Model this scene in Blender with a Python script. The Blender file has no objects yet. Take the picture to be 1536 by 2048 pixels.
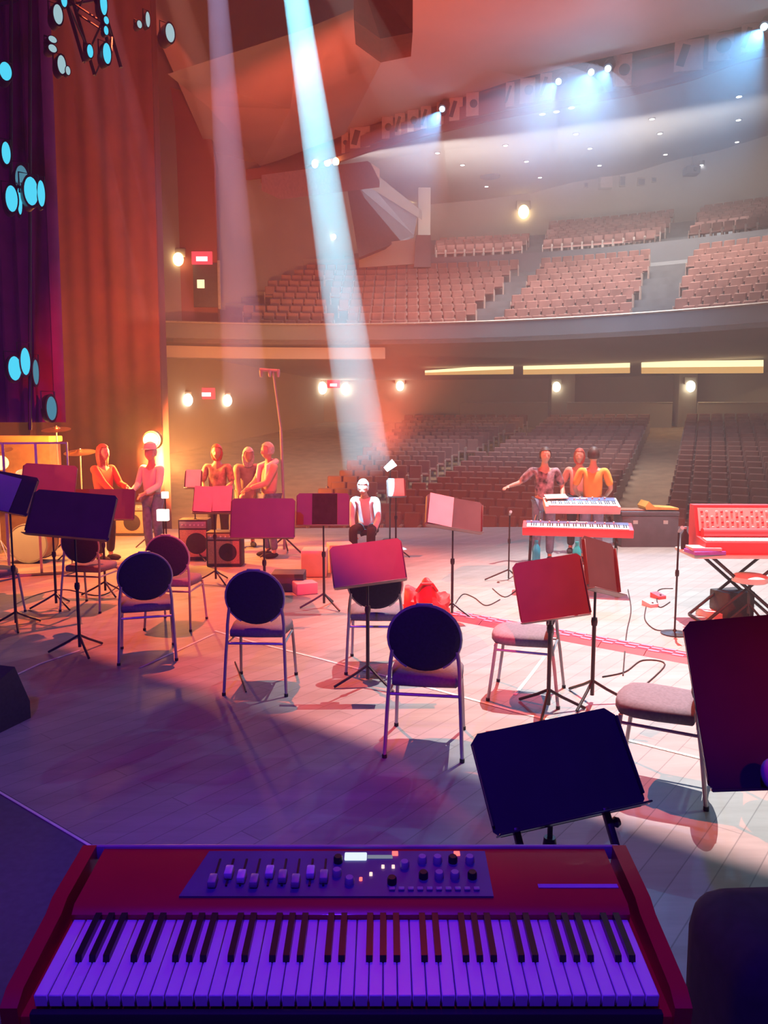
import bpy, bmesh, math, random
from mathutils import Vector, Matrix, Euler
random.seed(7)
sc = bpy.context.scene
COL = sc.collection
PI = math.pi
V = Vector
# ------------------------------------------------------------------ camera
FPX = 1535.0
HORIZ = 853.0
CAMZ = 2.0
PITCH = math.atan((1024 - HORIZ) / FPX)
cp, sp = math.cos(PITCH), math.sin(PITCH)
cam_d = bpy.data.cameras.new('camera')
cam_d.sensor_fit = 'VERTICAL'; cam_d.sensor_height = 36.0
cam_d.lens = 36.0 * FPX / 2048.0
cam_d.clip_start = 0.05; cam_d.clip_end = 300
cam = bpy.data.objects.new('camera', cam_d); COL.objects.link(cam)
cam.location = (0, 0, CAMZ); cam.rotation_euler = (PI / 2 - PITCH, 0, 0)
sc.camera = cam
CAM = V((0, 0, CAMZ))

def ray(px, py):
    u = 1024 - py; r = px - 768
    return V((r, FPX * cp + u * sp, -FPX * sp + u * cp))
def F(px, py, z=0.0):
    """world point at height z seen at a photo position"""
    d = ray(px, py); t = (z - CAMZ) / d.z
    return CAM + d * t
def P(px, py, Y):
    d = ray(px, py); return CAM + d * (Y / d.y)
HC = V((-2.5, 8.7, 0))            # centre of the curved rows of the house
def ARC(px, py, R):
    d = ray(px, py)
    a = d.x**2 + d.y**2; ox = CAM.x - HC.x; oy = CAM.y - HC.y
    b = 2 * (ox * d.x + oy * d.y); c = ox * ox + oy * oy - R * R
    t = (-b + math.sqrt(b * b - 4 * a * c)) / (2 * a)
    return CAM + d * t
UDIR = V((0.785, -0.62, 0)).normalized()       # along the stage front
VDIR = V((0.62, 0.785, 0)).normalized()        # towards the audience

# ------------------------------------------------------------------ materials
def mat(name, col, rough=0.6, metal=0.0, var=0.12, scale=8.0, spec=0.5, coat=0.0, bump=0.0):
    m = bpy.data.materials.new(name); m.use_nodes = True
    nt = m.node_tree; b = nt.nodes['Principled BSDF']
    b.inputs['Roughness'].default_value = rough; b.inputs['Metallic'].default_value = metal
    b.inputs['Specular IOR Level'].default_value = spec; b.inputs['Coat Weight'].default_value = coat
    tc = nt.nodes.new('ShaderNodeTexCoord'); nz = nt.nodes.new('ShaderNodeTexNoise')
    nz.inputs['Scale'].default_value = scale; nz.inputs['Detail'].default_value = 3
    nt.links.new(tc.outputs['Object'], nz.inputs['Vector'])
    rp = nt.nodes.new('ShaderNodeValToRGB')
    rp.color_ramp.elements[0].position = 0.3; rp.color_ramp.elements[1].position = 0.7
    rp.color_ramp.elements[0].color = (*[max(0, c * (1 - var)) for c in col], 1)
    rp.color_ramp.elements[1].color = (*[min(1, c * (1 + var)) for c in col], 1)
    nt.links.new(nz.outputs['Fac'], rp.inputs['Fac']); nt.links.new(rp.outputs['Color'], b.inputs['Base Color'])
    if bump:
        bp = nt.nodes.new('ShaderNodeBump'); bp.inputs['Strength'].default_value = bump; bp.inputs['Distance'].default_value = 0.01
        nt.links.new(nz.outputs['Fac'], bp.inputs['Height']); nt.links.new(bp.outputs['Normal'], b.inputs['Normal'])
    return m
def emit(name, col, strength, sample=False):
    m = bpy.data.materials.new(name); m.use_nodes = True; nt = m.node_tree
    nt.nodes.clear(); o = nt.nodes.new('ShaderNodeOutputMaterial'); e = nt.nodes.new('ShaderNodeEmission')
    e.inputs['Color'].default_value = (*col, 1); e.inputs['Strength'].default_value = strength
    nt.links.new(e.outputs[0], o.inputs['Surface'])
    if not sample: m.cycles.emission_sampling = 'NONE'
    return m
def volume(name, col, dens, aniso=0.0):
    m = bpy.data.materials.new(name); m.use_nodes = True; nt = m.node_tree
    nt.nodes.clear(); o = nt.nodes.new('ShaderNodeOutputMaterial'); v = nt.nodes.new('ShaderNodeVolumeScatter')
    v.inputs['Color'].default_value = (*col, 1); v.inputs['Density'].default_value = dens; v.inputs['Anisotropy'].default_value = aniso
    nt.links.new(v.outputs[0], o.inputs['Volume'])
    m.cycles.homogeneous_volume = True if hasattr(m.cycles, 'homogeneous_volume') else None
    return m
def plank_mat(name, c0, c1, rot, w=0.14, ln=2.4, rough=0.45):
    m = bpy.data.materials.new(name); m.use_nodes = True; nt = m.node_tree; b = nt.nodes['Principled BSDF']
    tc = nt.nodes.new('ShaderNodeTexCoord'); mp = nt.nodes.new('ShaderNodeMapping'); mp.inputs['Rotation'].default_value = (0, 0, rot)
    br = nt.nodes.new('ShaderNodeTexBrick')
    br.inputs['Scale'].default_value = 1; br.inputs['Brick Width'].default_value = ln; br.inputs['Row Height'].default_value = w
    br.inputs['Mortar Size'].default_value = 0.003; br.offset = 0.37
    br.inputs['Color1'].default_value = (*c0, 1); br.inputs['Color2'].default_value = (*c1, 1)
    br.inputs['Mortar'].default_value = (c0[0] * .55, c0[1] * .55, c0[2] * .55, 1)
    nz = nt.nodes.new('ShaderNodeTexNoise'); nz.inputs['Scale'].default_value = 1.4; nz.inputs['Detail'].default_value = 8; nz.inputs['Roughness'].default_value = .7
    mx = nt.nodes.new('ShaderNodeMix'); mx.data_type = 'RGBA'; mx.blend_type = 'MULTIPLY'; mx.inputs[0].default_value = 0.55
    rp = nt.nodes.new('ShaderNodeValToRGB'); rp.color_ramp.elements[0].position = .3; rp.color_ramp.elements[1].position = .62
    rp.color_ramp.elements[0].color = (.55, .53, .5, 1); rp.color_ramp.elements[1].color = (1, 1, 1, 1)
    mp2 = nt.nodes.new('ShaderNodeMapping'); mp2.inputs['Rotation'].default_value = (0, 0, rot); mp2.inputs['Scale'].default_value = (.5, 4, 1)
    nt.links.new(tc.outputs['Object'], mp.inputs['Vector']); nt.links.new(mp.outputs[0], br.inputs['Vector'])
    nt.links.new(tc.outputs['Object'], mp2.inputs['Vector']); nt.links.new(mp2.outputs[0], nz.inputs['Vector'])
    nt.links.new(nz.outputs['Fac'], rp.inputs['Fac'])
    nt.links.new(br.outputs['Color'], mx.inputs[6]); nt.links.new(rp.outputs[0], mx.inputs[7]); nt.links.new(mx.outputs[2], b.inputs['Base Color'])
    b.inputs['Roughness'].default_value = rough
    return m

# ------------------------------------------------------------------ mesh builder
class MB:
    def __init__(s): s.bm = bmesh.new()
    def box(s, c, size, rot=None, bev=0.0, seg=2):
        r = bmesh.ops.create_cube(s.bm, size=1.0); vs = r['verts']
        M = Matrix.Translation(V(c)) @ (rot.to_matrix().to_4x4() if rot is not None else Matrix.Identity(4)) @ Matrix.Diagonal((*size, 1))
        bmesh.ops.transform(s.bm, matrix=M, verts=vs)
        if bev > 0:
            es = list({e for v in vs for e in v.link_edges})
            bmesh.ops.bevel(s.bm, geom=es, offset=bev, segments=seg, affect='EDGES', profile=0.5)
        return s
    def tube(s, pts, r, n=8, closed=False, cap=True):
        pts = [V(p) for p in pts]; m = len(pts)
        rs = r if isinstance(r, (list, tuple)) else [r] * m
        rings = []; up = None
        for i, p in enumerate(pts):
            if closed: t = (pts[(i + 1) % m] - pts[i - 1])
            else: t = (pts[min(i + 1, m - 1)] - pts[max(i - 1, 0)])
            if t.length < 1e-9: t = V((0, 0, 1))
            t.normalize()
            if up is None:
                up = V((0, 0, 1)) if abs(t.z) < .9 else V((1, 0, 0))
            a = t.cross(up)
            if a.length < 1e-6: a = t.cross(V((0, 1, 0)))
            a.normalize(); b = a.cross(t); b.normalize(); up = b
            rings.append([s.bm.verts.new(p + (a * math.cos(2 * PI * k / n) + b * math.sin(2 * PI * k / n)) * rs[i]) for k in range(n)])
        R = m if closed else m - 1
        for i in range(R):
            A, B = rings[i], rings[(i + 1) % m]
            for k in range(n): s.bm.faces.new((A[k], A[(k + 1) % n], B[(k + 1) % n], B[k]))
        if cap and not closed:
            s.bm.faces.new(rings[0][::-1]); s.bm.faces.new(rings[-1])
        return s
    def lathe(s, prof, c=(0, 0, 0), n=20, rot=None, cap=True):
        M = Matrix.Translation(V(c)) @ (rot.to_matrix().to_4x4() if rot is not None else Matrix.Identity(4))
        rings = [[s.bm.verts.new(M @ V((r * math.cos(2 * PI * k / n), r * math.sin(2 * PI * k / n), z))) for k in range(n)] for r, z in prof]
        for A, B in zip(rings, rings[1:]):
            for k in range(n): s.bm.faces.new((A[k], A[(k + 1) % n], B[(k + 1) % n], B[k]))
        if cap:
            s.bm.faces.new(rings[0][::-1]); s.bm.faces.new(rings[-1])
        return s
    def ell(s, c, rad, rot=None, u=16, v=10):
        r = bmesh.ops.create_uvsphere(s.bm, u_segments=u, v_segments=v, radius=1.0)
        M = Matrix.Translation(V(c)) @ (rot.to_matrix().to_4x4() if rot is not None else Matrix.Identity(4)) @ Matrix.Diagonal((*rad, 1))
        bmesh.ops.transform(s.bm, matrix=M, verts=r['verts']); return s
    def prism(s, pts, ext):
        """closed polygon of 3D points pushed along ext"""
        ext = V(ext); a = [s.bm.verts.new(V(p)) for p in pts]; b = [s.bm.verts.new(V(p) + ext) for p in pts]
        n = len(a); s.bm.faces.new(a[::-1]); s.bm.faces.new(b)
        for i in range(n): s.bm.faces.new((a[i], a[(i + 1) % n], b[(i + 1) % n], b[i]))
        return s
    def loft(s, A, B, thick=None):
        """strip between two polylines, with thickness vector"""
        A = [V(p) for p in A]; B = [V(p) for p in B]
        a = [s.bm.verts.new(p) for p in A]; b = [s.bm.verts.new(p) for p in B]
        for i in range(len(a) - 1): s.bm.faces.new((a[i], a[i + 1], b[i + 1], b[i]))
        if thick is not None:
            t = V(thick)
            a2 = [s.bm.verts.new(p + t) for p in A]; b2 = [s.bm.verts.new(p + t) for p in B]
            for i in range(len(a) - 1):
                s.bm.faces.new((b2[i], b2[i + 1], a2[i + 1], a2[i]))
                s.bm.faces.new((a2[i], a2[i + 1], a[i + 1], a[i])); s.bm.faces.new((b[i], b[i + 1], b2[i + 1], b2[i]))
            s.bm.faces.new((a[0], b[0], b2[0], a2[0])); s.bm.faces.new((a[-1], a2[-1], b2[-1], b[-1]))
        return s
    def xf(s, M):
        bmesh.ops.transform(s.bm, matrix=M, verts=s.bm.verts[:]); return s
    def build(s, name, m, parent=None, smooth=True, ang=40):
        bmesh.ops.recalc_face_normals(s.bm, faces=s.bm.faces[:])
        if smooth:
            for f in s.bm.faces: f.smooth = True
            for e in s.bm.edges:
                if len(e.link_faces) == 2 and e.calc_face_angle(0) > math.radians(ang): e.smooth = False
        me = bpy.data.meshes.new(name); s.bm.to_mesh(me); s.bm.free()
        return link(name, me, m, parent)
def link(name, me, m, parent=None):
    o = bpy.data.objects.new(name, me)
    if m is not None:
        me.materials.clear(); me.materials.append(m)
    COL.objects.link(o)
    if parent is not None: o.parent = parent
    return o
def thing(name, label, cat, loc=(0, 0, 0), rz=0.0, group=None):
    o = bpy.data.objects.new(name, None); COL.objects.link(o); o.empty_display_size = .1
    o.location = loc; o.rotation_euler = (0, 0, rz); o['label'] = label; o['category'] = cat
    if group: o['group'] = group
    return o
def tag(o, label, cat, group=None, kind=None):
    o['label'] = label; o['category'] = cat
    if group: o['group'] = group
    if kind: o['kind'] = kind
    return o
def struct(o, label, cat):
    return tag(o, label, cat, None, 'structure')
def dup(root, loc, rz, label=None, group=None):
    r = root.copy(); COL.objects.link(r); r.location = loc; r.rotation_euler = (0, 0, rz)
    if label: r['label'] = label
    if group: r['group'] = group
    for ch in list(root.children):
        c = ch.copy(); COL.objects.link(c); c.parent = r
        for g in list(ch.children):
            d = g.copy(); COL.objects.link(d); d.parent = c
    return r
E3 = lambda x=0, y=0, z=0: Euler((x, y, z))

# ------------------------------------------------------------------ palette
M_floor = plank_mat('stage_planks', (.41, .39, .38), (.35, .335, .325), -math.atan2(VDIR.y, VDIR.x))
M_riser = mat('riser_carpet', (.10, .10, .12), .8, scale=30)
M_tape = mat('white_tape', (.8, .78, .75), .6)
M_navy = mat('navy_upholstery', (.020, .018, .05), .85, var=.2, scale=60, bump=.2)
M_seatfab = mat('chair_seat_fabric', (.22, .20, .25), .85, var=.15, scale=60)
M_frame = mat('silver_frame', (.42, .42, .48), .35, .3, var=.05)
M_black = mat('black_metal', (.035, .033, .036), .4, .3, var=.1)
M_desk = mat('black_desk_enamel', (.15, .10, .10), .42, .0, var=.12, scale=5)
M_desk_gloss = mat('glossy_black_desk', (.03, .03, .06), .16, .0, var=.1, scale=5)
M_rub = mat('black_rubber', (.02, .02, .02), .7)
M_paper = mat('paper', (.82, .80, .78), .7, var=.04)
M_redlac = mat('red_lacquer', (.50, .018, .022), .38, var=.05, coat=.1)
M_wkey = mat('white_key_plastic', (.80, .80, .82), .3, var=.02)
M_bkey = mat('black_key_plastic', (.015, .015, .018), .3)
M_panel = mat('dark_control_panel', (.09, .09, .20), .4)
M_grey = mat('grey_plastic', (.35, .35, .38), .4)
M_knob = mat('pale_knob', (.7, .7, .75), .35)
M_purple = mat('stage_drape_purple', (.22, .03, .16), .95, var=.2, scale=3)
M_rust = mat('rust_velvet', (.22, .060, .055), .95, var=.15, scale=2)
M_wall = mat('house_wall_paint', (.42, .38, .35), .9, var=.06, scale=.6)
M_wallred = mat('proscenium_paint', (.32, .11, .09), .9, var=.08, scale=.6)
M_ceil = mat('ceiling_plaster', (.62, .52, .48), .9, var=.05, scale=.4)
M_ceil2 = mat('grey_ceiling_plaster', (.55, .53, .51), .9, var=.05, scale=.4)
M_fascia = mat('balcony_front_paint', (.26, .30, .35), .8, var=.08, scale=.5)
M_soff = mat('balcony_soffit', (.40, .37, .36), .85, var=.06, scale=.5)
M_carpet = mat('house_carpet', (.40, .29, .20), .95, var=.15, scale=2)
M_step = mat('balcony_step_carpet', (.22, .25, .28), .95, var=.12, scale=2)
M_seat = mat('theatre_seat_fabric', (.32, .16, .145), .85, var=.25, scale=1.2)
M_rail = mat('pale_rail', (.6, .58, .55), .4, .5)
M_skin = mat('skin', (.60, .36, .27), .55, var=.06, scale=12)
M_skin2 = mat('tan_skin', (.48, .28, .20), .55, var=.06, scale=12)
M_hairred = mat('auburn_hair', (.40, .08, .05), .6, var=.3, scale=40)
M_hairdark = mat('dark_hair', (.06, .035, .03), .6, var=.3, scale=40)
M_hairgrey = mat('grey_hair', (.55, .5, .48), .6, var=.2, scale=40)
M_jean = mat('blue_jeans', (.18, .22, .34), .85, var=.2, scale=20)
M_dark = mat('dark_cloth', (.035, .03, .035), .9, var=.2, scale=20)
M_amp = mat('amp_tolex', (.05, .045, .05), .7, var=.2, scale=40)
M_ampcloth = mat('amp_grille_cloth', (.45, .30, .20), .9, var=.2, scale=60)
M_case = mat('road_case', (.10, .10, .12), .6, var=.15, scale=6)
M_white = mat('white_plastic', (.8, .8, .78), .4, var=.03)
M_wood = mat('wood_shell', (.45, .22, .10), .45, var=.25, scale=6)
M_brass = mat('cymbal_brass', (.75, .55, .25), .3, .9, var=.1)
M_redcloth = mat('red_nylon', (.75, .03, .03), .55, var=.25, scale=9)
M_yellow = mat('yellow_cloth', (.80, .55, .12), .8, var=.12, scale=6)
M_purplebook = mat('violet_folder', (.35, .10, .62), .5)
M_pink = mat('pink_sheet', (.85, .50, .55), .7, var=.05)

# ------------------------------------------------------------------ shadow-edge line and tape lines on the floor
EDGE_A, EDGE_B = F(0, 1252), F(950, 1548)
# ================================================================== THE SETTING
# stage floor with its apron
front = []
for px in range(-700, 2400, 100):
    # stage front edge: gentle arc, about 15 m out
    p = F(px, 1058 - 8 * math.sin((px - 300) / 1400.0), 0); front.append(V((p.x, p.y, 0)))
back = [V((p.x, -4.0, 0)) for p in front]
o = MB().loft(back, front, (0, 0, -0.25)).build('floor', M_floor); struct(o, 'grey plank stage floor with scuffs and tape lines', 'floor')
low = [V((p.x, p.y, -1.9)) for p in front]
o = MB().loft(front, low, (0, -0.2, 0)).xf(Matrix.Translation((0, -.02, -.25))).build('wall_apron', M_case); struct(o, 'dark front face of the stage apron', 'wall')
# riser under the stage piano
r0 = F(0, 1580, .2); r1 = F(145, 1665, .2); rd = (r1 - r0).normalized()
e0 = r0 - rd * 4; e1 = r0 + rd * 2.95
poly = [e0, e1, V((e1.x, -3.5, .2)), V((e0.x - 2, -3.5, .2))]
o = MB().prism([V((p.x, p.y, .003)) for p in poly], (0, 0, .197)).build('floor_riser', M_riser, smooth=False); struct(o, 'low dark riser under the red stage piano', 'floor')
n = V((-rd.y, rd.x, 0))
o = MB().prism([V((p.x, p.y, .2)) for p in (e0 - n * .02, e1 - n * .02, e1 - n * .008, e0 - n * .008)], (0, 0, .003)).build('trim_1', M_tape, smooth=False); struct(o, 'thin white edge strip of the riser', 'trim')
def tape(pxs, w, name, label):
    pts = [F(*p) for p in pxs]
    A = []; B = []
    for i, p in enumerate(pts):
        t = (pts[min(i + 1, len(pts) - 1)] - pts[max(i - 1, 0)]).normalized(); nn = V((-t.y, t.x, 0))
        A.append(V((p.x, p.y, .002)) + nn * w); B.append(V((p.x, p.y, .002)) - nn * w)
    o = MB().loft(A, B, (0, 0, .002)).build(name, M_tape, smooth=False); tag(o, label, 'tape')
tape([(430, 1262), (497, 1282), (640, 1318), (758, 1349), (909, 1390), (1033, 1424), (1262, 1483), (1440, 1527), (1620, 1575)], .014, 'tape_line', 'long white tape line running across the stage under the chairs')
tape([(18, 1357), (80, 1328), (160, 1301)], .012, 'tape_line', 'short white tape line on the purple floor at the left edge')
tape([(280, 1336), (350, 1304), (428, 1268)], .012, 'tape_line', 'short white tape line on the floor behind the chair pair')
tape([(1030, 1390), (1062, 1350), (1092, 1310)], .014, 'tape_line', 'short white tape line under the sideways chair')

# ---- house floor (raked) and rows
def orch_z(r): return -1.5 + 0.157 * (r - 14)
def arcpts(R, a0, a1, n, z): return [V((HC.x + R * math.sin(a0 + (a1 - a0) * i / n), HC.y + R * math.cos(a0 + (a1 - a0) * i / n), z)) for i in range(n + 1)]
A0, A1 = math.radians(-62), math.radians(75)
mb = MB(); prev = None
for r in [8.5] + [13.5 + .95 * k for k in range(27)]:
    cur = arcpts(r, A0, A1, 60, orch_z(max(r, 13.5)))
    if prev: mb.loft(prev, cur)
    prev = cur
o = mb.build('floor_house', M_carpet); struct(o, 'tan carpeted raked floor of the auditorium', 'floor')
# ---- back wall under the balcony
RW = 38.0
o = MB().loft(arcpts(RW, A0, A1, 60, 1.0), arcpts(RW, A0, A1, 60, 7.5), (0, .3, 0)).build('wall_back', M_wall); struct(o, 'taupe back wall of the stalls under the balcony', 'wall')
# low parapet behind the last stalls row with rails
for (x0, x1, nm) in ((920, 1095, 'a'), (1135, 1345, 'b'), (1396, 1700, 'c')):
    n_ = 8
    top = [ARC(x0 + (x1 - x0) * i / n_, 806, 35.9) for i in range(n_ + 1)]
    bot = [V((p.x, p.y, orch_z(35.9) - .1)) for p in top]
    t = thing('parapet', {'a': 'low parapet with pale top rail behind the stalls seats, left of the first pillar', 'b': 'low parapet with pale top rail between the two pillars', 'c': 'low parapet with pale top rail right of the second pillar'}[nm], 'parapet', bot[n_ // 2])
    L = -V(bot[n_ // 2])
    MB().loft(bot, top, (0, .12, 0)).xf(Matrix.Translation(L)).build('panel', M_wall, t)
    MB().tube([p + V((0, -.02, .02)) for p in top], .035, 6).xf(Matrix.Translation(L)).build('rail', M_rail, t)
# pillars
for (px, w, py0, lab) in ((1122, 46, 762, 1), (1368, 36, 765, 2)):
    p = ARC(px, 830, 36.6); wm = w / FPX * p.y
    o = MB().box((p.x, p.y, (orch_z(36) - .1 + 5.2) / 2), (wm, .8, 5.2 - orch_z(36) + .1), bev=.03).build('pillar', M_wall)
    struct(o, 'square pillar under the balcony', 'pillar')
# ---- left house wall, seen raking away
wl0, wl1 = P(300, 853, 35), P(790, 853, 54)
wl0 = wl0 + (wl0 - wl1).normalized() * 9
def wallstrip(a, b, z0, z1, th): return MB().prism([V((a.x, a.y, z0)), V((b.x, b.y, z0)), V((b.x, b.y, z1)), V((a.x, a.y, z1))], th)
nrm = V((-(wl1 - wl0).y, (wl1 - wl0).x, 0)).normalized()
o = wallstrip(wl0, wl1, -2, 21, nrm * .3).build('wall_left', M_wall, smooth=False); struct(o, 'tall taupe side wall of the auditorium', 'wall')
def onwall(px, py):
    d = ray(px, py); nn = nrm; t = (wl0 - CAM).dot(nn) / d.dot(nn); return CAM + d * t - nn * .02
WANG = math.atan2((wl1 - wl0).y, (wl1 - wl0).x)
# upper back wall of the balcony
RB = 49.5
def topz(px, py, R): return ARC(px, py, R)
EP = [(560, 440), (700, 425), (820, 412), (960, 400), (1068, 385), (1143, 365), (1268, 345), (1348, 320), (1443, 300), (1536, 270), (1660, 235), (1800, 195)]
Epts = [ARC(px, py, RB) for px, py in EP]
o = MB().loft([V((p.x, p.y, 9)) for p in Epts], Epts, (0, .3, 0)).build('wall_balcony', M_ceil2); struct(o, 'grey back wall above the balcony seats', 'wall')
# ---- ceilings: boundary lines given by where they sit at a chosen height
Bp = [(300, 345), (430, 332), (560, 318), (690, 270), (768, 240), (893, 206), (1018, 163), (1168, 125), (1348, 85), (1536, 42), (1700, 0), (1900, -50)]
Cp = [(300, 380), (430, 362), (560, 345), (690, 300), (768, 272), (883, 242), (1003, 212), (1193, 177), (1288, 160), (1418, 126), (1510, 90), (1720, 38), (1900, -10)]
Dp = [(430, 400), (560, 372), (690, 335), (790, 315), (883, 300), (1008, 290), (1193, 252), (1288, 235), (1398, 205), (1508, 175), (1700, 120), (1900, 60)]
def resample(pp, n=40, x0=None, x1=None):
    x0 = pp[0][0] if x0 is None else x0; x1 = pp[-1][0] if x1 is None else x1
    out = []
    for i in range(n + 1):
        x = x0 + (x1 - x0) * i / n
        for (ax, ay), (bx, by) in zip(pp, pp[1:]):
            if ax <= x <= bx: out.append((x, ay + (by - ay) * (x - ax) / (bx - ax))); break
    return out
Bc = [F(px, py, 15.5) for px, py in resample(Bp, 40, 430, 1900)]
Cc = [F(px, py, 14.7) for px, py in resample(Cp, 40, 430, 1900)]
Dc = [F(px, py, 16.8) for px, py in resample(Dp, 40, 430, 1900)]
Ec = [ARC(px, py, RB) + V((0, .1, 0)) for px, py in resample(EP, 40, 560, 1800)]
def chained(A, d, k):                 # the proscenium end of the sloping ceiling
    return [V((p.x * .55 - 1.0, 13.6, 13.2)) for p in A]
Ac = chained(Bc, 0, 0)
o = MB().loft(Ac, Bc, (0, 0, .3)).build('ceiling', M_ceil); struct(o, 'sloping plaster ceiling over the front of the auditorium', 'ceiling')
Bc2 = [p + V((0, .9, 0)) for p in Bc]
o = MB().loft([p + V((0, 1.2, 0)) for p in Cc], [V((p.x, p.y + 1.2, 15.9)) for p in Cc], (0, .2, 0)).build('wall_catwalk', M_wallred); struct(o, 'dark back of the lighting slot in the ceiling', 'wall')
o = MB().loft(Cc, Dc, (0, 0, .3)).build('ceiling_middle', M_ceil2); struct(o, 'grey ceiling band behind the lighting slot', 'ceiling')
o = MB().loft(Dc, Ec, (0, 0, .3)).build('ceiling_rear', M_ceil2); struct(o, 'grey ceiling with downlights over the balcony', 'ceiling')
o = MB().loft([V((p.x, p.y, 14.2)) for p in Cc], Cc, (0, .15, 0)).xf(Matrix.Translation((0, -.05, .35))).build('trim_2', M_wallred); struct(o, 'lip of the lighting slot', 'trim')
# splayed panel joining ceiling and wall at the left
sp_ = [P(335, 148, 15), P(600, 62, 15), P(722, 12, 15.5), P(770, 110, 22), P(690, 268, 32), P(560, 320, 34), P(520, 332, 34), P(415, 212, 22)]
mb = MB(); vs = [mb.bm.verts.new(p) for p in sp_]; cpt = mb.bm.verts.new(sum(sp_, V()) / len(sp_))
for i in range(len(vs)): mb.bm.faces.new((vs[i], vs[(i + 1) % len(vs)], cpt))
r = bmesh.ops.solidify(mb.bm, geom=mb.bm.faces[:], thickness=.15)
o = mb.build('ceiling_splay', M_ceil, smooth=False); struct(o, 'pale splayed plaster panel beside the arch', 'ceiling')
# proscenium side (rust velvet) and purple side drape, both folded cloth
def drape(pL, pR, z0, z1, folds, amp, th=.06):
    n_ = folds * 8; A = []; B = []; d = (pR - pL); nn = V((-d.y, d.x, 0)).normalized()
    for i in range(n_ + 1):
        t = i / n_; off = nn * (amp * math.sin(t * folds * 2 * PI) + .5 * amp * math.sin(t * folds * 4.7 + 1))
        q = pL + d * t + off; A.append(V((q.x, q.y, z0))); B.append(V((q.x + (t - .5) * .12, q.y, z1)))
    return MB().loft(A, B, nn * th)
pl, pr = P(60, 853, 16.5), P(322, 853, 16.0)
o = wallstrip(pl + V((-3, .8, 0)), pr + V((-.2, .8, 0)), -2, 14, V((0, .5, 0))).build('wall_proscenium', M_wallred, smooth=False); struct(o, 'rust coloured proscenium side wall', 'wall')
o = drape(pl, pr, .0, 13.5, 7, .03).build('stage_curtain', M_rust); tag(o, 'tall rust velvet curtain at the side of the stage opening', 'curtain')
o = drape(P(-160, 853, 9.6), P(128, 853, 9.2), 2.05, 9.5, 9, .06).build('stage_curtain', M_purple); tag(o, 'purple side drape at the left edge of the stage', 'curtain')
# proscenium arch soffit: dark rounded arch top
mb = MB()
arch = [(120, -60), (160, 40), (215, 120), (290, 160), (360, 180), (415, 235), (432, 330), (436, 660)]
inner = [P(px, py, 35.2 + .004 * px) for px, py in arch]
outer = [p + V((-14, -.8, 0)) for p in inner]
mb.loft(inner, outer, (0, .5, 0))
o = mb.build('wall_arch', M_wallred, smooth=False); struct(o, 'dark red rounded side panel of the arch', 'wall')

# ---- balcony
RF = 26.0
zt, zb = 6.45, 5.62
aL = math.atan2(ARC(315, 660, RF).x - HC.x, ARC(315, 660, RF).y - HC.y)
aR = math.radians(70)
fT = arcpts(RF, aL, aR, 60, zt); fB = arcpts(RF, aL, aR, 60, zb)
o = MB().loft(fB, fT, (0, .2, 0)).build('trim_balcony', M_fascia); struct(o, 'blue grey curved front of the balcony', 'balcony front')
o = MB().tube([p + V((0, -.02, .05)) for p in fT], .045, 6).build('balcony_rail', M_rail); tag(o, 'thin pale rail along the top of the curved balcony front', 'rail')
sB = arcpts(37.9, aL, aR, 60, 4.75)
o = MB().loft(fB, sB, (0, 0, .2)).build('ceiling_under', M_soff); struct(o, 'sloping soffit under the balcony', 'ceiling')
o = MB().loft(arcpts(RF + .15, aL, aL + .38, 12, zb - .12), arcpts(RF + .15, aL, aL + .38, 12, zb - .62), (0, .5, 0)).build('trim_3', M_ceil); struct(o, 'pale boxed beam under the left end of the balcony', 'trim')
def balc_rows():
    out = []
    for k in range(10): out.append((27.2 + .9 * k, 5.85 + .46 * k, 0))
    for k in range(9): out.append((38.6 + .93 * k, 11.7 + .36 * k, 1))
    return out
mb = MB(); prev = None
for (R, z, s) in balc_rows():
    a = arcpts(R - .5, aL, aR, 50, z); b = arcpts(R + .42, aL, aR, 50, z)
    if prev: mb.loft(prev, a)
    else: mb.loft(arcpts(RF + .1, aL, aR, 50, z), a)
    mb.loft(a, b); prev = b
o = mb.build('floor_balcony', M_step); struct(o, 'stepped carpeted floor of the balcony', 'floor')
# cross wall between lower and upper balcony
o = MB().loft(arcpts(36.4, aL + .2, aR, 50, 9.9), arcpts(36.4, aL + .2, aR, 50, 11.5), (0, .1, 0)).build('trim_cross', M_fascia); struct(o, 'low cross wall dividing the balcony', 'wall')

# ------------------------------------------------------------------ theatre seats
M_arm = mat('pale_armrest', (.50, .40, .37), .5)
def seat_mesh():
    mb = MB()
    mb.box((0, .10, .72), (.50, .09, .56), E3(-.18), bev=.04, seg=1)
    mb.box((0, -.12, .45), (.48, .40, .10), E3(.12), bev=.03, seg=1)
    n0 = len(mb.bm.faces)
    for s in (-1, 1):
        mb.box((s * .25, -.06, .33), (.05, .40, .62), bev=.015, seg=1)
    mb.bm.faces.ensure_lookup_table()
    for f in mb.bm.faces[n0:]: f.material_index = 1
    bmesh.ops.recalc_face_normals(mb.bm, faces=mb.bm.faces[:])
    me = bpy.data.meshes.new('theatre_seat'); mb.bm.to_mesh(me); mb.bm.free(); me.materials.append(M_seat); me.materials.append(M_arm); return me
SEAT = seat_mesh()
def seg_dist(p, a, b):
    d = b - a; t = max(0, min(1, (p - a).dot(d) / d.dot(d))); return (p - a - d * t).length
P2 = lambda p: V((p.x, p.y, 0))
ais = [(P2(F(1262, 1010, -.9)) if False else V((6.9, 21, 0)), V((15.6, 41.5, 0)), .85), (V((-.5, 24.5, 0)), V((8.9, 42, 0)), .65), (V((19, 24, 0)), V((30, 40, 0)), .8)]
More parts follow.
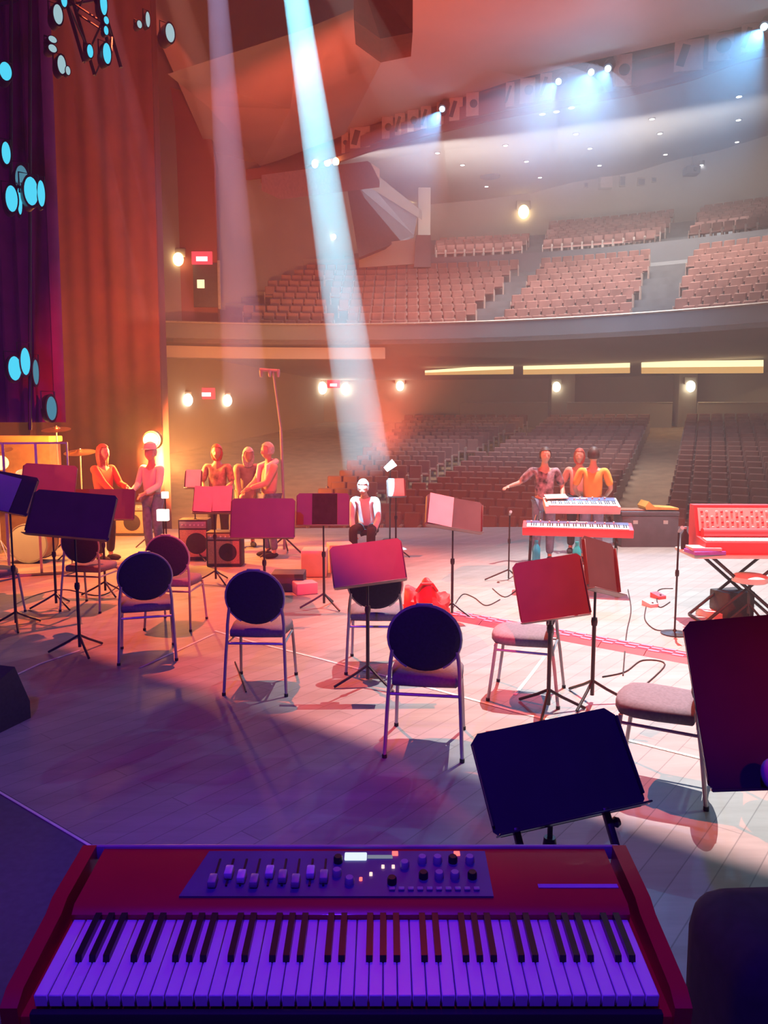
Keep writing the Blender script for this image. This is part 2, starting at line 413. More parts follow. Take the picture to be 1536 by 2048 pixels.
bA = [(P2(ARC(945, 640, RF + .5)), P2(ARC(1062, 480, 35.6)), .75), (P2(ARC(1062, 480, 35.6)), P2(ARC(1085, 440, 49)), .6),
      (P2(ARC(1300, 620, RF + .5)), P2(ARC(1345, 500, 35.6)), 1.0), (P2(ARC(1345, 480, 36)), P2(ARC(1380, 400, 49)), .8),
      (P2(ARC(690, 600, RF + .5)), P2(ARC(640, 540, 34)), .35)]
pose = []
for k in range(22):
    R = 14.0 + .95 * k; n_ = int(R * (A1 - A0) / .56)
    for i in range(n_):
        a = A0 + (i + .5 * (k % 2)) * .56 / R; p = V((HC.x + R * math.sin(a), HC.y + R * math.cos(a), 0))
        px = 768 + FPX * p.x / p.y
        if px < 560 or px > 1590 or p.y < 18: continue
        if p.x < -2.9 + (p.y - 22) * .2: continue
        if any(seg_dist(p, A, B) < w for A, B, w in ais): continue
        pose.append((p.x, p.y, orch_z(R), -a, p.length, 'o'))
for (R, z, s) in balc_rows():
    n_ = int(R * (aR - aL) / .56)
    for i in range(n_):
        a = aL + (i + .5 + .5 * (int(z * 100) // 46 % 2)) * .56 / R; p = V((HC.x + R * math.sin(a), HC.y + R * math.cos(a), 0))
        px = 768 + FPX * p.x / p.y
        if px > 1590 or px < (500 if s == 0 else 872): continue
        if s == 0 and R > 29 and px < 540: continue
        if (V((p.x, p.y, 0)) - V((wl0.x, wl0.y, 0))).dot(nrm) > -.6: continue
        if any(seg_dist(p, A, B) < w for A, B, w in bA): continue
        if s == 1 and px < 1085 and (R > 42): continue
        pose.append((p.x, p.y, z, -a, p.length, 'b'))
front_seats = sorted([q for q in pose if q[5] == 'o' and 768 + FPX * q[0] / q[1] < 1560], key=lambda q: q[4])[:300]
fs = set(front_seats); rest = [q for q in pose if q not in fs]
for i, (x, y, z, a, d, w) in enumerate(front_seats):
    o = bpy.data.objects.new('theatre_seat', SEAT); COL.objects.link(o); o.location = (x, y, z); o.rotation_euler = (0, 0, a + random.uniform(-.02, .02))
    tag(o, 'red upholstered folding theatre seat in the front stalls rows beyond the stage', 'seat', 'theatre seats in the front stalls rows')
import numpy as np
co = np.empty(len(SEAT.vertices) * 3); SEAT.vertices.foreach_get('co', co); co = co.reshape(-1, 3)
fc = [tuple(p.vertices) for p in SEAT.polygons]
vv = []; ff = []
for (x, y, z, a, d, w) in rest:
    c, s = math.cos(a), math.sin(a); b = len(vv)
    X = co[:, 0] * c - co[:, 1] * s + x; Y = co[:, 0] * s + co[:, 1] * c + y; Z = co[:, 2] + z
    vv.extend(zip(X.tolist(), Y.tolist(), Z.tolist())); ff.extend(tuple(b + i for i in f) for f in fc)
me = bpy.data.meshes.new('theatre_seating'); me.from_pydata(vv, [], ff); me.update(); me.materials.append(M_seat); me.materials.append(M_arm)
mi = [p.material_index for p in SEAT.polygons]; me.polygons.foreach_set('material_index', mi * len(rest))
o = link('theatre_seating', me, None); tag(o, 'all remaining rows of red theatre seats in the rear stalls and balcony', 'seating', None, 'stuff')
# ================================================================== STAGE PIANO (red)
def stage_piano():
    W = 1.070
    kf = F(700, 1990, 1.085)                 # front lower line
    t = thing('stage_piano', 'red stage piano with violet lit keys across the bottom of the picture', 'keyboard', (-.060, 1.128, 1.073))
    t.rotation_euler = (math.radians(6.5), 0, math.radians(0))
    D = .345
    mb = MB()
    mb.box((0, D / 2, -.035), (W - .004, D, .05), bev=.006)
    mb.prism([(-W / 2 + .03, .175, -.01), (-W / 2 + .03, .175, .030), (-W / 2 + .03, .19, .040), (-W / 2 + .03, D, .040), (-W / 2 + .03, D, -.01)], (W - .06, 0, 0))
    mb.build('body', M_redlac, t)
    for s in (-1, 1):
        mb = MB()
        prof = [(0, -.006, -.03), (0, -.006, .012), (0, .02, .026), (0, .17, .036), (0, .2, .046), (0, D + .003, .046), (0, D + .003, -.03)]
        mb.prism([V(p) + V((s * W / 2 - .014, 0, 0)) for p in prof], (.028, 0, 0)); mb.build('end_cheek', M_redlac, t)
    MB().box((0, D + .004, .03), (W, .008, .03), bev=.002).build('rear_trim', M_grey, t)
    MB().box((0, .003, -.02), (W - .058, .012, .035), bev=.003).build('key_slip', M_rub, t)
    n = 43; kw = (W - .066) / n; x0 = -(W - .066) / 2
    for i in range(n):
        MB().box((x0 + (i + .5) * kw, .092, .010), (kw - .0012, .165, .022), bev=.0015, seg=1).build('white_key', M_wkey, t)
    pat = [0, 2, 4, 6]            # naturals: E F G A B C D E F ...
    names = 'EFGABCD'
    for i in range(n - 1):
        if names[i % 7] in 'FGACD':
            MB().prism([(x0 + (i + 1) * kw - .0055, .075, .016), (x0 + (i + 1) * kw - .0055, .080, .032), (x0 + (i + 1) * kw - .0055, .176, .034), (x0 + (i + 1) * kw - .0055, .176, .016)], (.011, 0, 0)).build('black_key', M_bkey, t)
    # control panel on the upper deck
    pnl = MB().prism([(-.318, .205, .0405), (.262, .205, .0405), (.262, .332, .0405), (-.290, .332, .0405)], (0, 0, .004)).build('control_panel', M_panel, t)
    zt = .0445
    for i in range(9):
        x = -.262 + i * .026
        MB().box((x, .268, zt + .0015), (.004, .075, .003)).build('drawbar_slot', M_bkey, pnl)
        m = M_knob if i in (1, 2, 4, 7) else M_grey
        MB().box((x, .236 + .012 * ((i * 5) % 3), zt + .008), (.016, .026, .014), bev=.003).build('drawbar_cap', m, pnl)
    MB().box((.004, .313, zt + .002), (.044, .022, .004), bev=.002).build('display', emit('display_glow', (.75, .85, 1), 1.1), pnl)
    MB().box((.052, .312, zt + .002), (.05, .007, .003)).build('display_line', emit('display_dim', (.6, .65, .9), .35), pnl)
    for i, (x, y) in enumerate([(-.03, .30), (-.03, .262), (-.005, .24), (.075, .24), (.10, .285), (.135, .30), (.135, .255), (.165, .30), (.165, .255), (.195, .30), (.195, .255), (.228, .30), (.228, .255)]):
        MB().lathe([(.009, 0), (.009, .010), (.007, .013), (.0, .013)], (x, y, zt), 14).build('knob', M_grey if i % 3 else M_bkey, pnl)
    for i in range(10):
        MB().box((.075 + i * .0175, .222, zt + .002), (.011, .008, .004), bev=.001).build('button', M_grey, pnl)
    led = emit('red_led', (1, .12, .12), 2.0); led2 = emit('warm_led', (1, .55, .5), 1.6)
    for j, (x, y) in enumerate([(.082, .322), (.205, .322), (.058, .283), (.078, .283), (.035, .262), (.016, .248)]):
        MB().box((x, y, zt + .002), (.012, .012, .003) if j < 2 else (.006, .009, .003), bev=.001).build('indicator_light', led if j in (0, 1, 5) else led2, pnl)
    MB().box((.425, .236, .0408), (.15, .010, .0015)).build('label_strip', M_purplebook, t)
    return t
piano = stage_piano()
# its stand
t = thing('keyboard_stand', 'black stand holding up the red stage piano', 'stand', (-.06, 1.3, .2))
for s in (-1, 1):
    MB().tube([(s * .34, -.02, .8), (s * .34, .0, .02)], .018).build('leg', M_black, t)
    MB().box((s * .34, .0, .0125), (.05, .5, .025), bev=.006).build('foot', M_black, t)
    MB().box((s * .34, -.01, .79), (.045, .28, .02), E3(math.radians(6.5)), bev=.005).build('rest_arm', M_black, t)
MB().tube([(-.34, 0, .4), (.34, 0, .4)], .014).build('crossbar', M_black, t)

# ================================================================== BANQUET CHAIRS  (front towards local +Y)
def make_chair():
    t = thing('banquet_chair', 'x', 'chair')
    # round padded back
    mb = MB()
    mb.lathe([(0.0, -.024), (.195, -.024), (.218, -.012), (.222, .004), (.212, .018), (.18, .028), (0, .030)], (0, -.205, .735), 36, E3(PI / 2), cap=False)
    mb.xf(Matrix.Translation((0, -.205, .735)) @ Matrix.Rotation(math.radians(8), 4, 'X') @ Matrix.Diagonal((1.0, 1, .96, 1)) @ Matrix.Translation((0, .205, -.735)))
    mb.build('backrest', M_navy, t)
    # seat pad: rounded front
    mb = MB(); pts = []
    for (x, y) in [(-.20, -.19), (-.225, 0), (-.225, .12), (-.19, .20), (-.10, .235), (0, .245), (.10, .235), (.19, .20), (.225, .12), (.225, 0), (.20, -.19), (0, -.20)]: pts.append((x, y))
    L = [[mb.bm.verts.new((x * s, y * s, z)) for x, y in pts] for s, z in ((.95, .425), (1.0, .437), (1.0, .475), (.96, .492), (.7, .505))]
    for A, B in zip(L, L[1:]):
        for i in range(len(pts)): mb.bm.faces.new((A[i], A[(i + 1) % len(pts)], B[(i + 1) % len(pts)], B[i]))
    mb.bm.faces.new(L[0][::-1]); mb.bm.faces.new(L[-1]); mb.build('seat', M_seatfab, t, ang=60)
    for s in (-1, 1):
        MB().tube([(s * .235, -.27, .008), (s * .222, -.235, .30), (s * .215, -.215, .43)], [.0115, .0125, .0125]).build('leg', M_frame, t)
        MB().tube([(s * .225, .235, .008), (s * .215, .205, .25), (s * .205, .185, .43)], [.0115, .0125, .0125]).build('leg', M_frame, t)
        MB().lathe([(.015, 0), (.015, .022)], (s * .235, -.27, 0), 10).build('foot_cap', M_rub, t)
        MB().lathe([(.015, 0), (.015, .022)], (s * .225, .235, 0), 10).build('foot_cap', M_rub, t)
        # back post curving up to the oval
        MB().tube([(s * .215, -.215, .42), (s * .213, -.205, .52), (s * .205, -.20, .60), (s * .195, -.206, .66)], .0125).build('back_post', M_frame, t)
    MB().tube([(-.215, -.215, .385), (.215, -.215, .385)], .0105).build('stretcher', M_frame, t)
    for s in (-1, 1): MB().tube([(s * .215, -.215, .385), (s * .207, .19, .385)], .0095).build('seat_rail', M_frame, t)
    MB().tube([(-.21, .192, .415), (.21, .192, .415)], .010).build('seat_rail', M_frame, t)
    pts = [(.219 * math.sin(a), -.203 + .0 - .025 * math.cos(a), .735 + .21 * math.cos(a)) for a in [math.radians(d) for d in range(-150, 151, 12)]]
    pts = [(x, -.205 - (z - .735) * .14 - .006, z) for x, y, z in pts]
    MB().tube(pts, .0105, 8).build('back_hoop', M_frame, t)
    MB().box((0, -.243, .95), (.10, .02, .016), bev=.006).build('grab_handle', M_frame, t)
    return t
CH = make_chair()
def place(px, py, facing_deg, label, zoff=0, scale=1.0):
    """px,py = floor point midway between the rear legs; facing measured from +Y, positive to the right"""
    global CH_used
    p = F(px, py); a = -math.radians(facing_deg)
    loc = p + Matrix.Rotation(a, 3, 'Z') @ V((0, .27, 0))
    if not CH_used: o = CH; CH_used = True; o.location = loc; o.rotation_euler = (0, 0, a); o['label'] = label; o['group'] = 'banquet chairs of the orchestra'
    else: o = dup(CH, loc, a, label, 'banquet chairs of the orchestra')
    return o
CH_used = False
place(846, 1520, 8, 'nearest navy round-backed chair, in the middle of the stage behind the red stage piano')
place(510, 1392, 3, 'navy round-backed chair with violet lit legs in front of the wide dark red music stand')
place(296, 1326, -17, 'navy round-backed chair standing nearer in the overlapping pair at the left')
place(335, 1262, 6, 'navy round-backed chair half hidden behind another chair in the left pair')
place(750, 1350, 2, 'navy chair mostly hidden behind the bright red music stand in the centre')
place(1122, 1396, -72, 'grey seated chair turned sideways beside the dark red square music stand')
place(160, 1225, 10, 'navy chair hidden behind the large blue lit music stand at the left')
place(-62, 1240, 25, 'navy chair cut off by the left edge of the picture')
def place_c(x, y, deg, label):
    return dup(CH, (x, y, 0), -math.radians(deg), label, 'banquet chairs of the orchestra')
place_c(1.56, 4.16, -62, 'navy chair turned sideways at the right, partly behind the big dark stand')

# ================================================================== MUSIC STANDS
def music_stand(fx, fy, cz, w, h, tilt, yaw, roll, label, m=None, legs=True, loc=None, foot_rot=0.3, base_r=.27):
    p = F(fx, fy) if loc is None else V(loc)
    m = m or M_desk
    t = thing('music_stand', label, 'music stand', p, math.radians(yaw), 'music stands of the orchestra')
    R = Matrix.Translation((0, -.02, cz)) @ Matrix.Rotation(math.radians(roll), 4, 'Y') @ Matrix.Rotation(math.radians(-tilt), 4, 'X')
    mb = MB(); nx = 10
    # slightly dished plate with rounded corners
    ox = [(-w / 2 + .02, -h / 2), (w / 2 - .02, -h / 2), (w / 2, -h / 2 + .02), (w / 2, h / 2 - .03), (w / 2 - .03, h / 2), (-w / 2 + .03, h / 2), (-w / 2, h / 2 - .03), (-w / 2, -h / 2 + .02)]
    mb.prism([(x, 0, z) for x, z in ox], (0, .006, 0))
    mb.box((-w / 2 + .004, -.012, 0), (.006, .024, h - .07), bev=.002, seg=1); mb.box((w / 2 - .004, -.012, 0), (.006, .024, h - .07), bev=.002, seg=1)
    mb.xf(R).build('desk', m, t)
    MB().box((0, -.035, -h / 2 + .004), (w - .01, .075, .006), bev=.002, seg=1).xf(R).build('lip', m, t)
    MB().box((0, .028, -.03), (.10, .045, .10), bev=.008).xf(R).build('tilt_bracket', M_black, t)
    MB().tube([(0, .02, cz - .06), (0, .02, .55)], .0095).build('inner_pole', M_black, t)
    MB().tube([(0, .02, .60), (0, .02, .05)], .0145).build('pole', M_black, t)
    MB().lathe([(.02, -.03), (.024, 0), (.02, .03)], (0, .02, .60), 12).build('collar', M_black, t)
    for k in range(3):
        a = foot_rot + k * 2 * PI / 3
        MB().tube([(0, .02, .16), (.10 * math.sin(a), .02 + .10 * math.cos(a), .10), (base_r * math.sin(a), .02 + base_r * math.cos(a), .012)], .011, 8).build('leg', M_black, t)
    return t, R
G_ = 'music stands of the orchestra'
# left edge: stand with a violet lit sheet
sL, RL = music_stand(40, 1256, 1.36, .62, .40, 22, -14, 8, 'dark music stand with a blue lit sheet at the left edge', loc=F(30, 1256))
music_stand(112, 1216, 1.42, .56, .36, 20, 10, 4, 'shaded music stand squeezed between the two blue lit stands at the left')
s3, R3 = music_stand(190, 1306, 1.235, .76, .42, 24, -6, 4, 'large blue lit music stand in front of the left chair pair', loc=F(158, 1306))
music_stand(210, 1190, 1.085, .80, .38, 18, 2, 0, 'dark purple music stand low behind the large blue lit one')
s4, R4 = music_stand(431, 1166, 1.07, .50, .36, 20, -4, 0, 'music stand covered with pink lit sheets left of centre')
s5, R5 = music_stand(530, 1240, 1.065, .66, .42, 16, 0, 0, 'wide dark red music stand in front of the chair left of centre')
s6, R6 = music_stand(736, 1372, .965, .56, .34, 24, 4, -7, 'bright red music stand in the centre, before the hidden chair')
s7, R7 = music_stand(648, 1216, 1.10, .58, .36, 14, 0, 0, 'red music stand with a black folder, left of the bright white shirt')
s8, R8 = music_stand(905, 1236, 1.10, .62, .36, 26, 12, 10, 'brownish red music stand with curled sheets behind the nearest chair')
s9, R9 = music_stand(1096, 1425, .89, .48, .43, 18, -14, -12, 'large dark red square music stand beside the sideways chair', foot_rot=1.2)
s10, R10 = music_stand(1188, 1405, 1.01, .36, .40, 22, 34, 16, 'narrow brown music stand turned away behind the dark red square one', foot_rot=.2)
s11, R11 = music_stand(0, 0, .885, .51, .325, 36, 9, -8, 'glossy blue black music stand right behind the red stage piano', m=M_desk_gloss, loc=(.56, 2.42, 0), base_r=.25)
for dx in (-.20, .10):      # its two brackets with wing knobs
    MB().box((dx + .02, .02, -.24), (.022, .03, .20), E3(.1), bev=.005).xf(R11).build('support_arm', M_black, s11)
MB().lathe([(.012, -.012), (.018, 0), (.012, .012)], (.145, .02, -.19), 12, E3(0, PI / 2)).xf(R11).build('wing_knob', M_black, s11)
s12, R12 = music_stand(0, 0, 1.04, .66, .60, 20, -14, -9, 'big dark music stand with a red sheen at the right edge', m=M_desk_gloss, loc=(1.46, 2.66, 0), base_r=.2)
MB().ell((-.12, -.06, -.25), (.04, .03, .055)).xf(R12).build('ball_knob', mat('violet_knob', (.40, .22, .7), .4), s12)  # round knob on the stand, no lamp
s13, R13 = music_stand(792, 1112, 1.06, .30, .30, 20, 8, 0, 'slim music stand with a glaring white sheet beside the bright white shirt')
s14, R14 = music_stand(392, 1120, 1.22, .26, .30, 18, 0, 0, 'small stand holding a single pale sheet just left of the pink sheets')
def sheet(R, stand, c, size, m, label, name='sheet_music', cat='sheet music', rot=0, th=.002):
    o = MB().box(c, (size[0], th, size[1]), E3(0, rot, 0)).xf(Matrix.Translation(stand.location) @ Matrix.Rotation(stand.rotation_euler[2], 4, 'Z') @ R).build(name, m, smooth=False)
    return tag(o, label, cat)
sheet(RL, sL, (-.02, -.014, -.01), (.28, .35), M_paper, 'violet lit sheet on the stand at the left edge', rot=.06)
sheet(R4, s4, (-.125, -.014, .015), (.25, .33), M_pink, 'pink lit left sheet on the stand left of centre', rot=.04)
sheet(R4, s4, (.125, -.018, .02), (.25, .33), M_pink, 'pink lit right sheet on the stand left of centre', rot=-.03)
sheet(R7, s7, (.02, -.022, .0), (.27, .34), M_dark, 'black folder on the red stand beside the bright white shirt', 'folder', 'folder', th=.02)
sheet(R13, s13, (0, -.014, .01), (.24, .28), M_paper, 'white sheet beside the person in the bright white shirt')
sheet(R14, s14, (0, -.014, .01), (.22, .27), M_paper, 'single pale sheet on the small stand left of the pink sheets')
sheet(R8, s8, (-.15, -.016, .02), (.26, .33), M_pink, 'curled sheet on the brownish red stand behind the nearest chair', rot=.05)
# ---- microphone stands
def mic_stand(fx, fy, h, label, boom=None, base='round'):
    p = F(fx, fy); t = thing('microphone_stand', label, 'microphone stand', p)
    if base == 'round': MB().lathe([(.13, 0), (.13, .012), (.02, .03), (.012, .05)], (0, 0, 0), 20).build('base', M_black, t)
    else:
        for k in range(3):
            a = .4 + k * 2 * PI / 3
            MB().tube([(0, 0, .14), (.32 * math.sin(a), .32 * math.cos(a), .012)], .010).build('leg', M_black, t)
    MB().tube([(0, 0, .02), (0, 0, h)], .010).build('pole', M_black, t)
    MB().lathe([(.017, -.03), (.02, 0), (.017, .03)], (0, 0, h * .6), 10).build('collar', M_black, t)
    if boom:
        e = V((boom[0], boom[1], h + boom[2])); b0 = V((0, 0, h)) - (e - V((0, 0, h))) * .25
        MB().tube([b0, e], .009).build('boom', M_black, t)
        MB().tube([e, e + V((0, -.1, -.03))], .014).build('microphone', M_grey, t)
    else:
        MB().tube([(0, 0, h), (0, -.08, h + .05)], [.012, .02]).build('microphone', M_grey, t)
    return t
mic_stand(1017, 1160, .86, 'straight black microphone stand left of the stacked keyboards', base='tri')
mic_stand(1349, 1268, 1.0, 'thin black microphone stand before the organ table')
# very tall lighting/microphone mast
p = P(568, 1045, 11.8)
t = thing('microphone_mast', 'very tall bent microphone mast with a crosswise head beside the person in the pale shirt', 'microphone stand', (p.x, p.y, 0))
top = P(546, 742, 11.8) - V((p.x, p.y, 0)); mid = P(562, 860, 11.8) - V((p.x, p.y, 0))
for k in range(3):
    a = k * 2 * PI / 3; MB().tube([(0, 0, .3), (.4 * math.sin(a), .4 * math.cos(a), .015)], .014).build('leg', M_black, t)
MB().tube([(0, 0, .1), (0, 0, .8), mid], .022).build('pole', M_grey, t); MB().tube([mid, top], .016).build('boom', M_grey, t)
MB().tube([top + V((-.2, 0, .02)), top + V((.1, 0, .0))], .026).build('microphone_bar', M_grey, t)
for dx in (-.18, -.05, .08): MB().lathe([(.02, -.06), (.028, .0), (.028, .05)], top + V((dx, 0, -.03)), 10).build('microphone', M_grey, t)

# ================================================================== KEYBOARD RIGS AT THE RIGHT
def synth(name, label, loc, w, d, h, rz, m, tilt=0, nk=36):
    t = thing(name, label, 'keyboard', loc, 0); t.rotation_euler = (math.radians(tilt), 0, rz)
    MB().box((0, d / 2, h / 2), (w, d, h), bev=.008).build('body', m, t)
    pn = MB().box((0, d * .76, h + .004), (w * .94, d * .38, .008), bev=.003).build('control_panel', M_panel, t)
    for i in range(10): MB().lathe([(.011, 0), (.009, .018), (0, .018)], (-w * .42 + i * w * .084, d * (.7 + .12 * (i % 2)), h + .008), 10).build('knob', M_knob, pn)
    MB().box((w * .02, d * .8, h + .010), (w * .16, d * .14, .006)).build('display', M_grey, pn)
    kw = (w * .92) / nk
    ks = MB()
    for i in range(nk): ks.box((-w * .46 + (i + .5) * kw, d * .25, h + .006), (kw * .93, d * .46, .014))
    ks.build('white_keys', M_wkey, t)
    kb = MB()
    for i in range(nk - 1):
        if 'EFGABCD'[i % 7] in 'FGACD': kb.box((-w * .46 + (i + 1) * kw, d * .33, h + .016), (kw * .5, d * .3, .014))
    kb.build('black_keys', M_bkey, t)
    return t
M_redkb = mat('crimson_keyboard_case', (.7, .08, .10), .4, var=.06)
M_palekb = mat('pale_keyboard_case', (.75, .66, .64), .4, var=.06)
lk = P(1146, 1066, 9.2)
synth('synthesizer', 'long red synthesizer on the lower tier in front of the person with outstretched arm', (lk.x, lk.y - .2, lk.z - .02), 1.28, .30, .10, -.21, M_redkb, 10, 43)
uk = P(1158, 1022, 9.5)
upper = synth('synthesizer', 'pale synthesizer on the upper tier in front of the person with outstretched arm', (uk.x, uk.y - .18, uk.z - .02), .90, .34, .10, -.10, M_palekb, 14, 36)
t = thing('keyboard_stand', 'black two tier stand under the stacked synthesizers', 'stand', (lk.x, lk.y, 0), -.2)
for s in (-1, 1):
    MB().tube([(s * .52, .0, .02), (s * .50, .0, lk.z - .05), (s * .44, .24, uk.z - .06)], .018).build('leg', M_black, t)
    MB().box((s * .52, .05, .015), (.05, .55, .03), bev=.006).build('foot', M_black, t)
    MB().tube([(s * .50, -.2, lk.z - .07), (s * .50, .12, lk.z - .03)], .015).build('lower_arm', M_black, t)
    MB().tube([(s * .40, .06, uk.z - .10), (s * .40, .36, uk.z - .03)], .015).build('upper_arm', M_black, t)
MB().tube([(-.52, 0, .35), (.52, 0, .35)], .016).build('crossbar', M_black, t)
o = MB().box((0, 0, 0), (.27, .15, .014), E3(0, 0, .12), bev=.003).build('sheet_stack', M_paper)
o.rotation_euler = upper.rotation_euler; o.location = V(upper.location) + upper.rotation_euler.to_matrix() @ V((-.30, .255, .137)); tag(o, 'white sheets lying on the left end of the upper synthesizer', 'sheet music')
# organ on a folding table
oz = .73; ol = P(1442, 1100, 7.75)
t = thing('folding_table', 'folding table with crossed legs under the red organ', 'table', (1.03 * ol.x + .12, ol.y + .05, 0), -.02)
MB().box((0, 0, oz - .02), (1.15, .55, .04), bev=.01).build('table_top', M_palekb, t)
for s in (-1, 1):
    for q in (-1, 1):
        MB().tube([(q * .42, s * .2, .015), (-q * .36, s * .2, oz - .04)], .017).build('leg', M_black, t)
for q in (-1, 1): MB().tube([(q * .42, -.2, .015), (q * .42, .2, .015)], .014).build('crossbar', M_black, t)
bx = t.location
t = thing('organ', 'red lit combo organ with a slanted knob panel and rounded lid on the folding table', 'keyboard', (bx.x - .05, bx.y - .0, oz), -.03)
MB().prism([(-.40, -.24, 0), (-.40, -.24, .12), (-.40, .02, .15), (-.40, .12, .46), (-.40, .24, .46), (-.40, .24, 0)], (.80, 0, 0)).build('body', M_redkb, t)
MB().tube([(-.36, -.03, .185), (.46, -.03, .185)], .055, 14).build('rolled_lid', M_redkb, t)
pn = MB().prism([(-.37, .030, .20), (-.37, .022, .202), (-.37, .104, .43), (-.37, .112, .43)], (.74, 0, 0)).build('knob_panel', M_palekb, t)
for r_ in range(4):
    for c_ in range(14):
        if (r_ * 5 + c_ * 3) % 7: MB().box((-.33 + c_ * .051, .036 + r_ * .019, .235 + r_ * .052), (.026, .018, .024), E3(-.3), bev=.004, seg=1).build('switch', M_redkb if (c_ + r_) % 2 else M_white, pn)
ks = MB()
for i in range(29): ks.box((-.37 + i * .026, -.155, .135), (.024, .13, .016), E3(.11))
ks.build('white_keys', M_wkey, t)
o = MB().box((0, 0, 0), (.32, .24, .035), E3(0, 0, .1), bev=.004).build('folder', M_purplebook); o.location = (bx.x - .44, bx.y - .17, oz + .02); tag(o, 'violet folder lying at the left end of the organ table', 'folder')
o = MB().box((0, 0, 0), (.29, .21, .03), E3(0, 0, -.05), bev=.004).build('book', M_pink); o.location = (bx.x - .45, bx.y - .16, oz + .055); tag(o, 'pink lit book on top of the violet folder', 'book')
p = P(1338, 1080, 7.5)
t = thing('water_bottle', 'small dark bottle standing by the corner of the organ table', 'bottle', (bx.x - .53, bx.y + .12, oz))
MB().lathe([(.035, 0), (.038, .01), (.038, .15), (.014, .19), (.014, .21)], n=16).build('body', M_dark, t); MB().lathe([(.016, .21), (.016, .235)], n=12).build('cap', M_grey, t)
# stool/tom table right of it
p = F(1495, 1250)
t = thing('drum_stool', 'round padded stool before the organ table at the right edge', 'stool', p)
MB().lathe([(.15, .44), (.17, .45), (.17, .50), (.14, .52), (0, .525)], n=28).build('seat', M_palekb, t)
MB().tube([(0, 0, .44), (0, 0, .12)], .016).build('pole', M_black, t)
for k in range(3):
    a = .5 + k * 2 * PI / 3; MB().tube([(0, 0, .22), (.24 * math.sin(a), .24 * math.cos(a), .012)], .012).build('leg', M_black, t)
# pedals and small gear on the floor
def pedal(px, py, s, lab, m, h=.06):
    p = F(px, py); t = thing('effects_pedal', lab, 'pedal', p, .4)
    MB().prism([(-s, -s * 1.3, 0), (-s, -s * 1.3, h * .6), (-s, s * 1.3, h), (-s, s * 1.3, 0)], (2 * s, 0, 0)).build('body', m, t)
    MB().lathe([(.012, 0), (.012, .012)], (0, -s * .7, h * .65), 10).build('footswitch', M_rub, t)
pedal(1424, 1232, .10, 'white pedal on the floor under the organ table', M_white, .08)
pedal(1300, 1212, .055, 'small pale pedal on the floor left of the organ table', M_pink)
pedal(1316, 1196, .055, 'small red pedal on the floor behind the pale one', M_redkb)
o = MB().box((0, 0, .14), (.34, .28, .28), E3(0, 0, .3), bev=.01).build('equipment_case', M_amp); o.location = F(1462, 1232); tag(o, 'dark box on the floor under the organ table', 'case')
p = P(1290, 1060, 12.9)
t = thing('road_case', 'wide black road case at the stage front between the keyboards', 'case', (p.x, p.y, 0))
MB().box((0, 0, .26), (.94, .5, .52), bev=.012).build('body', M_case, t); MB().box((0, 0, .56), (.96, .52, .07), bev=.012).build('lid', M_case, t)
for s in (-1, 1): MB().box((s * .25, -.255, .42), (.08, .012, .06), bev=.003).build('latch', M_rail, t)
o = MB().prism([(-.26, -.2, 0), (-.28, -.2, .05), (-.22, -.2, .14), (-.12, -.2, .05), (.28, -.2, .03), (.28, -.2, 0)], (0, .4, 0)).build('folded_cloth', M_yellow); o.location = (p.x + .2, p.y, .62); tag(o, 'yellow folded cloth on top of the black road case', 'cloth')
o = MB().box((0, 0, .01), (.62, .3, .02), bev=.004).build('flat_board', M_ampcloth); o.location = (p.x - .32, p.y + .02, .597); tag(o, 'flat tan board lying on the black road case', 'board')
for i, (px, py, lab) in enumerate([(1072, 1086, 'blue water bottle on the floor under the left part of the red synthesizer'), (1153, 1090, 'turquoise water bottle on the floor under the right part of the red synthesizer')]):
    p = F(px, py + 40); t = thing('water_bottle', lab, 'bottle', p)
    mcol = mat('cyan_bottle', (.03, .42, .62) if i == 0 else (.03, .52, .55), .3)
    MB().lathe([(.05, 0), (.06, .02), (.06, .22), (.025, .29), (.025, .31)], n=16).build('body', mcol, t); MB().lathe([(.028, .31), (.028, .34)], n=12).build('cap', mcol, t)
# cable ramp
a, b = F(905, 1232), F(1398, 1322)
d = (b - a); L = d.length; ang = math.atan2(d.y, d.x)
t = thing('cable_ramp', 'pink lit chequered cable ramp running across the pale floor', 'cable ramp', (a + b) / 2, ang)
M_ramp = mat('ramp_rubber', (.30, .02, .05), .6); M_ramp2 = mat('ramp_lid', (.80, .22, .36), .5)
nseg = 6
for i in range(nseg):
    c = -L / 2 + (i + .5) * L / nseg; w = L / nseg
    seg_ = MB().prism([(c - w / 2, -.16, 0), (c - w / 2, -.09, .035), (c - w / 2, .09, .035), (c - w / 2, .16, 0)], (w - .006, 0, 0)).build('ramp_section', M_ramp, t, smooth=False)
    mb = MB()
    for r_ in range(4):
        for k in range(4):
            if (k + r_) % 2 == 0: mb.box((c - w / 2 + (k + .5) * w / 4, -.066 + r_ * .044, .037), (w / 4 * .95, .04, .006))
    mb.build('tread_plate', M_ramp2, seg_, smooth=False)
# red bag behind the nearest chair
p = F(852, 1262)
t = thing('gig_bag', 'crumpled bright red bag on the floor behind the nearest chair', 'bag', p)
mb = MB(); mb.ell((0, 0, .22), (.25, .18, .25), u=28, v=18)
for v in mb.bm.verts: 
    k = 1 + .10 * math.sin(v.co.x * 31 + v.co.z * 17) + .08 * math.sin(v.co.z * 41 - v.co.y * 23); v.co = V((v.co.x * k, v.co.y * k, max(0, v.co.z * k)))
mb.build('body', M_redcloth, t); MB().tube([(-.10, -.10, .42), (-.05, -.13, .50), (.05, -.13, .50), (.10, -.10, .42)], .014).build('handle', M_redcloth, t)
